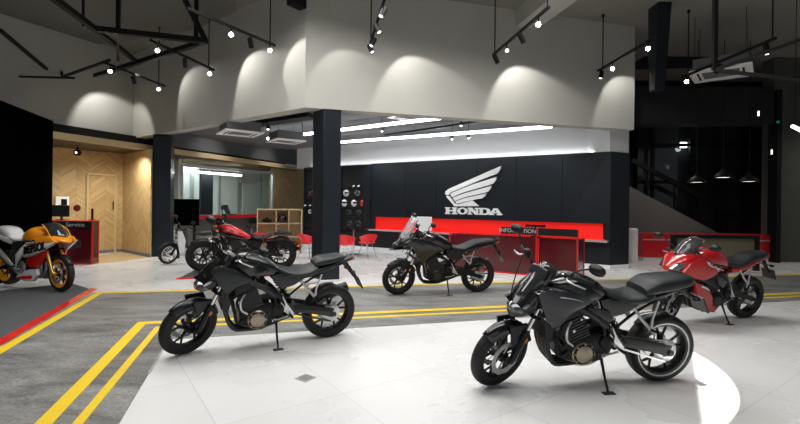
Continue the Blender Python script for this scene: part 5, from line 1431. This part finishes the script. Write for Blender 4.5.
        m = MB(); m.body([(.46, .71, .78, .12, 3), (.24, .73, .80, .13, 3), (.0, .79, .87, .12, 3), (-.22, .85, .90, .09, 2.6), (-.32, .88, .92, .04, 2.3)], 24, 4); B(m, 'tail_cowl', 'bike_black')
        m = MB(); m.tube([(-.02, .13, .90), (-.24, .12, .94), (-.33, .07, .95), (-.33, -.07, .95), (-.24, -.12, .94), (-.02, -.13, .90)], .012, 8, 3); B(m, 'grab_rail', 'engine_dark')
        m = MB(); m.body([(-.28, .855, .89, .055), (-.34, .86, .895, .045), (-.37, .87, .89, .02)], 14, 3); B(m, 'tail_light', 'tail_red')
        plate_holder(-.26, .84, -.42, .62)
        m = MB(); m.body([(1.16, .90, 1.02, .10, 2.6), (1.26, .86, 1.06, .15, 2.6), (1.38, .82, 1.0, .15, 2.4), (1.48, .80, .91, .10, 2.2), (1.54, .80, .85, .04, 2)], 26, 5); cw = B(m, 'front_cowl', 'bike_black')
        m = MB(); m.body([(1.44, .83, .905, .11, 2.2), (1.50, .83, .89, .085, 2.2), (1.545, .835, .865, .03, 2)], 20, 4); m.build('headlight', 'lens_glass', cw)
        m = MB(); m.body([(1.38, .78, .82, .09, 2.4), (1.50, .77, .80, .07, 2.4), (1.60, .765, .785, .02, 2)], 18, 4); m.build('beak', 'plastic_black', cw)
        m = MB(); m.sheet((1.44, .98), (1.24, 1.33), .14, .12, .09, curve=.0); B(m, 'windscreen', 'screen_clear', solid=.005)
        for sg in (1, -1): indicator(Matrix(), (1.32, sg * .12, .88), sg)
    elif st == 'sport':
        m = MB(); m.body([(.54, .76, .80, .07), (.60, .75, .89, .12, 2.6), (.72, .75, .98, .16, 2.8), (.88, .76, 1.03, .175, 3), (1.0, .78, 1.0, .15, 2.8), (1.10, .82, .95, .1, 2.5)], 28, 6)
        tk = B(m, 'fuel_tank', 'bike_red')
        m = MB(); m.lathe([(0, 0), (.055, 0), (.055, .010), (0, .012)], (.95, 0, 1.008), (.1, 0, 1), 24); m.build('fuel_cap', 'silver', tk)
        m = MB(); m.body([(.60, .77, .86, .08, 2.6), (.50, .76, .84, .13, 3), (.36, .76, .83, .155, 3), (.24, .78, .87, .14, 3), (.12, .82, .92, .13, 3), (-.06, .85, .95, .125, 3), (-.22, .88, .955, .08, 2.6)], 26, 5); B(m, 'seat', 'seat_vinyl')
        m = MB(); m.body([(.52, .68, .78, .12, 3), (.30, .70, .80, .13, 3), (.08, .77, .86, .12, 3), (-.12, .83, .90, .10, 2.6), (-.30, .89, .93, .04, 2.3)], 24, 4); B(m, 'tail_cowl', 'bike_red')
        m = MB(); m.body([(-.22, .85, .885, .055), (-.30, .865, .90, .045), (-.34, .88, .90, .02)], 14, 3); B(m, 'tail_light', 'tail_red')
        plate_holder(-.22, .85, -.40, .64)
        m = MB(); m.body([(1.14, .84, .98, .14, 2.8), (1.26, .80, 1.0, .19, 2.6), (1.40, .76, .96, .18, 2.4), (1.50, .74, .88, .12, 2.2), (1.57, .74, .80, .04, 2)], 28, 5); cw = B(m, 'front_cowl', 'bike_red')
        for sg in (1, -1):
            m = MB(); m.plate([(1.57, .775), (1.50, .86), (1.34, .90), (1.38, .82), (1.48, .75)], .088, .02, .045, side=sg, lean=lambda x, z: (1.5 - x) * .45); m.build('headlight', 'lens_glass', cw)
            lf = lambda x, z: .055 - .10 * abs(x - 1.0)
            m = MB(); m.plate([(1.48, .76), (1.40, .88), (1.24, .93), (1.08, .91), (.96, .82), (.92, .74), (1.02, .69), (1.14, .645), (1.30, .67)], .16, .02, .03, side=sg, lean=lf); uf = B(m, 'upper_fairing', 'bike_red')
            m = MB(); m.plate([(1.16, .90), (1.02, .86), (.92, .78), (1.0, .79), (1.12, .85)], .232, .004, .003, side=sg, k=.9); m.build('fairing_stripe', 'race_white', uf)
            m = MB(); m.plate([(1.22, .62), (1.08, .585), (.98, .52), (.84, .36), (.72, .26), (.80, .18), (1.00, .20), (1.14, .36)], .15, .02, .03, side=sg); lw = B(m, 'lower_fairing', 'bike_red')
            m = MB(); m.plate([(1.12, .57), (1.02, .54), (.96, .49), (1.04, .52), (1.12, .55)], .183, .004, .003, side=sg, k=.9); m.build('fairing_stripe', 'race_white', lw)
            m = MB(); m.plate([(1.20, .70), (1.04, .67), (.90, .62), (.78, .50), (.90, .54), (1.06, .60), (1.22, .64)], .155, .02, .02, side=sg); B(m, 'side_vent', 'plastic_black')
            m = MB(); m.plate([(.86, .70), (.80, .56), (.70, .50), (.60, .60), (.66, .72)], .145, .02, .02, side=sg); B(m, 'side_panel', 'bike_black')
        m = MB(); m.sheet((1.44, .93), (1.14, 1.18), .15, .10, .10, curve=.05); B(m, 'windscreen', 'screen_tint', solid=.005)
        m = MB(); m.body([(1.10, .94, .98, .1), (1.22, .94, 1.02, .12), (1.34, .92, .97, .1)], 20, 4); B(m, 'inner_cowl', 'plastic_black')
    elif st == 'cruiser':
        m = MB(); m.body([(.56, .66, .70, .05), (.64, .65, .75, .09, 2.4), (.80, .69, .86, .125, 2.4), (.98, .76, .94, .135, 2.4), (1.10, .80, .95, .10, 2.3), (1.17, .84, .92, .05)], 28, 6); tk = B(m, 'fuel_tank', 'cruiser_red')
        m = MB(); m.lathe([(0, 0), (.045, 0), (.045, .014), (0, .018)], (.98, 0, .935), (.2, 0, 1), 24); m.build('fuel_cap', 'chrome', tk)
        for sg in (1, -1):
            text_mesh('emblem', 'HONDA', 'metal_white', tk, frame_m(Vector((.92, sg * .133, .83)), Vector((-sg, 0, -sg * .35)).normalized(), Vector((-.33, -sg * .0, 1)).normalized()), .06, .001, .001)
            m = MB(); m.plate([(.66, .62), (.56, .50), (.40, .48), (.36, .60), (.52, .65)], .11, .03, .02, side=sg); B(m, 'side_panel', 'engine_black')
        m = MB(); m.body([(.60, .68, .72, .06, 2.6), (.50, .66, .71, .13, 3), (.34, .66, .72, .16, 3), (.22, .70, .77, .13, 3), (.17, .72, .77, .09, 3)], 24, 5); B(m, 'seat', 'seat_vinyl')
        m = MB(); m.body([(.14, .73, .78, .08, 3), (.04, .75, .82, .11, 3), (-.14, .745, .815, .10, 3), (-.22, .73, .77, .06, 2.6)], 24, 5); B(m, 'pillion_seat', 'seat_vinyl')
        m = MB(); m.arc_shell((0, 0, Rr), Rr + .05, 40, 165, .10, .07, hw1=.10); B(m, 'rear_mudguard', 'engine_black', solid=.008)
        m = MB(S); c_ = top + Vector((.10, 0, -.09)); m.lathe([(0, -.10), (.05, -.09), (.085, -.03), (.09, .04), (.085, .05), (.08, .04), (0, .04)], c_, (1, 0, -.1), 28); hl = B(m, 'headlight', 'engine_black')
        m = MB(S); m.lathe([(0, .06), (.05, .055), (.08, .041), (.08, .039), (0, .039)], c_, (1, 0, -.1), 28); m.build('headlight_lens', 'lens_glass', hl)
        m = MB(S); m.lathe([(0, 0), (.05, 0), (.05, .03), (0, .035)], top + Vector((.02, 0, .07)), (-.4, 0, 1), 24); B(m, 'speedometer', 'engine_black')
        m = MB(); m.ball((-.30, 0, .56), .035, 1, 1.4, 1); B(m, 'tail_light', 'tail_red')
        plate_holder(-.28, .60, -.38, .42)
        for sg in (1, -1): indicator(S, (top.x + .06, sg * .10, top.z - .04), sg)
    elif st == 'race':
        m = MB(); m.body([(.52, .76, .82, .08), (.60, .74, .92, .13, 2.6), (.74, .75, .99, .165, 2.8), (.90, .77, 1.03, .175, 3), (1.02, .80, 1.0, .15, 2.6), (1.10, .84, .95, .1, 2.5)], 28, 6); B(m, 'fuel_tank', 'race_orange')
        m = MB(); m.body([(.62, .78, .86, .08, 2.6), (.50, .77, .83, .14, 3), (.34, .78, .84, .15, 3), (.2, .80, .88, .13, 3)], 24, 5); B(m, 'seat', 'race_white')
        m = MB(); m.body([(.24, .78, .90, .10, 2.6), (.12, .80, .99, .13, 2.6), (-.06, .85, 1.02, .125, 2.6), (-.22, .91, 1.01, .09, 2.4), (-.34, .95, .99, .03, 2)], 26, 5); B(m, 'tail_cowl', 'race_white')
        for sg in (1, -1):
            m = MB(); m.plate([(.40, .78), (.30, .72), (.05, .76), (-.2, .86), (-.2, .90), (.05, .84), (.30, .82)], .12, .02, .02, side=sg); B(m, 'tail_side', 'race_white')
            m = MB()
            m.loft([[Vector((x, sg * (y_ - .02), z - h_)), Vector((x, sg * (y_ + .02), z - h_)), Vector((x, sg * (y_ + .02), z + h_)), Vector((x, sg * (y_ - .02), z + h_))] for x, y_, z, h_ in ((1.02, .11, .84, .04), (.86, .17, .72, .07), (.70, .19, .60, .07), (.56, .18, .48, .09), (.50, .15, .36, .06))])
            B(m, 'frame_spar', 'race_white', bevel=.01)
            lf = lambda x, z: .045 - .12 * abs(x - 1.0)
            m = MB(); m.plate([(1.58, .80), (1.46, .88), (1.26, .90), (1.06, .86), (.90, .80), (.84, .74), (1.12, .74), (1.36, .77)], .165, .02, .03, side=sg, lean=lf); B(m, 'upper_fairing', 'race_orange')
            m = MB(); m.plate([(1.60, .83), (1.46, .80), (1.20, .77), (.86, .72), (.74, .62), (.80, .52), (1.06, .58), (1.26, .65), (1.44, .74)], .17, .02, .028, side=sg, lean=lf); wfz = B(m, 'white_band', 'race_white')
            text_mesh('lettering', 'REPSOL', 'plastic_black', wfz, frame_m(Vector((1.20, sg * .268, .70)), Vector((-sg, 0, -sg * .20)).normalized(), Vector((-.20, 0, 1)).normalized()), .17, .008, .006, sx=1.0, shear=.15)
            m = MB(); m.plate([(1.32, .67), (1.12, .60), (.86, .545), (.80, .44), (.92, .36), (1.10, .38), (1.22, .50)], .155, .02, .03, side=sg); lw = B(m, 'lower_fairing', 'race_red')
            m = MB(); m.plate([(1.08, .36), (.88, .34), (.62, .28), (.50, .19), (.74, .13), (.98, .15), (1.10, .26)], .145, .02, .025, side=sg); B(m, 'belly_fairing', 'race_white')
            m = MB(); m.plate([(.98, .25), (.70, .22), (.58, .19), (.66, .165), (.96, .19)], .172, .004, .003, side=sg, k=.9); m.build('fairing_stripe', 'race_red', lw)
            m = MB(); m.plate([(.66, .78), (.60, .66), (.44, .60), (.30, .66), (.34, .76)], .12, .02, .02, side=sg); B(m, 'side_panel', 'engine_dark')
        m = MB(); m.body([(1.12, .82, .87, .12, 2.6), (1.28, .80, .92, .17, 2.4), (1.44, .79, .91, .15, 2.2), (1.56, .78, .86, .09, 2), (1.62, .79, .82, .03, 2)], 26, 5); fc = B(m, 'front_cowl', 'race_orange')
        m = MB(); m.sheet((1.54, .86), (1.12, 1.10), .14, .10, .12, curve=.09); B(m, 'windscreen', 'screen_smoke', solid=.005); m = MB(); m.tube([(1.42, .15, .86), (1.30, .15, 1.0), (1.14, .12, 1.07)], .008, 6, 4); m.tube([(1.42, -.15, .86), (1.30, -.15, 1.0), (1.14, -.12, 1.07)], .008, 6, 4); m.cyl((1.14, -.12, 1.07), (1.14, .12, 1.07), .006); B(m, 'screen_edge', 'race_yellow_orange')
    elif st == 'cub':
        m = MB(); m.tube([(hx, 0, hz + .05), (hx - .10, 0, .52), (.72, 0, .38), (.5, 0, .36), (.36, 0, .5), (.2, 0, .66)], [.03, .035, .035, .035, .04, .04], 12, 4); B(m, 'frame', 'engine_dark')
        m = MB(); m.body([(.44, .26, .40, .07, 3), (.60, .24, .38, .09, 3), (.74, .26, .34, .05, 3)], 20, 4); m.tube([(.72, 0, .31), (.88, 0, .34)], [.055, .05], 14); B(m, 'engine', 'silver')
        for sg in (1, -1):
            m = MB(); m.plate([(hx + .08, .82), (hx - .02, .84), (hx - .12, .60), (hx - .10, .30), (hx + .0, .26), (hx + .06, .5)], .13, .012, .02, side=sg); B(m, 'leg_shield', 'race_white' if not dark else 'engine_dark')
        m = MB(); m.body([(.60, .70, .75, .09, 3), (.40, .70, .77, .13, 3), (.0, .72, .79, .12, 3), (-.14, .74, .78, .08, 3)], 22, 4); B(m, 'seat', 'seat_vinyl')
        m = MB(); m.body([(.50, .50, .70, .08, 3), (.2, .54, .71, .11, 3), (-.2, .62, .70, .08, 3)], 20, 4); B(m, 'tail_cowl', 'tan_vinyl' if not dark else 'plastic_black')
        m = MB(S); m.lathe([(0, -.06), (.06, -.05), (.085, .02), (.08, .04), (0, .05)], top + Vector((.06, 0, .0)), (1, 0, 0), 24); B(m, 'headlight', 'lens_glass')
        m = MB(); m.tube([(0, .07, Rr), (.45, .06, .38)], .016); m.tube([(0, -.07, Rr), (.45, -.06, .38)], .016); B(m, 'swingarm', 'engine_black')
        m = MB(); m.ball((-.22, 0, .68), .04, 1, 1.2, 1); B(m, 'tail_light', 'amber')
        m = MB(); m.tube([(-.05, .09, Rr), (.0, .1, .42), (.06, .1, .62)], .02); B(m, 'shock_absorber', 'chrome')
        m = MB(); tl = math.tan(R(lean)); m.tube([(.5, .08, .26), (.45, .22, .22 * tl + .01)], .010, 8); B(m, 'kickstand', 'chrome')
    return e


P = lambda x, y, z=0: fl(x, y, z)
bikes = [
    motorcycle('black naked motorcycle at left centre, its bronze engine cover showing, front wheel on the lane', P(327, 336), P(188, 354), 28, 8, 'naked'),
    motorcycle('large dark grey naked motorcycle nearest the viewer, parked on the white tiles at right', P(655, 379), P(497, 385.5), 26, 8, 'naked2'),
    motorcycle('black adventure motorcycle with tall clear windscreen before the red counters', P(476.5, 291.5), P(398, 294.5), 8, 7, 'adventure'),
    motorcycle('red fully faired sport motorcycle behind the seat of the nearest motorcycle', P(741, 317), P(665, 324.5), 14, 8, 'sport'),
    motorcycle('cruiser motorcycle with red fuel tank and black fat tires on the small ramp', P(280.5, 269.5, .045), P(203, 271.5, .045), 12, 6, 'cruiser', z0=.045),
    motorcycle('orange, white and red race motorcycle on the ramp at the left edge', P(62.5, 291.5, .05) + Vector((-1.30, .55, 0)), P(62.5, 291.5, .05), 0, 0, 'race', z0=.05),
    motorcycle('pale small step-through motorcycle seen past the left column, in front of the black board', fl(205, 261), fl(181, 263), 10, 6, 'cub'),
]
# paddock stands of the race machine
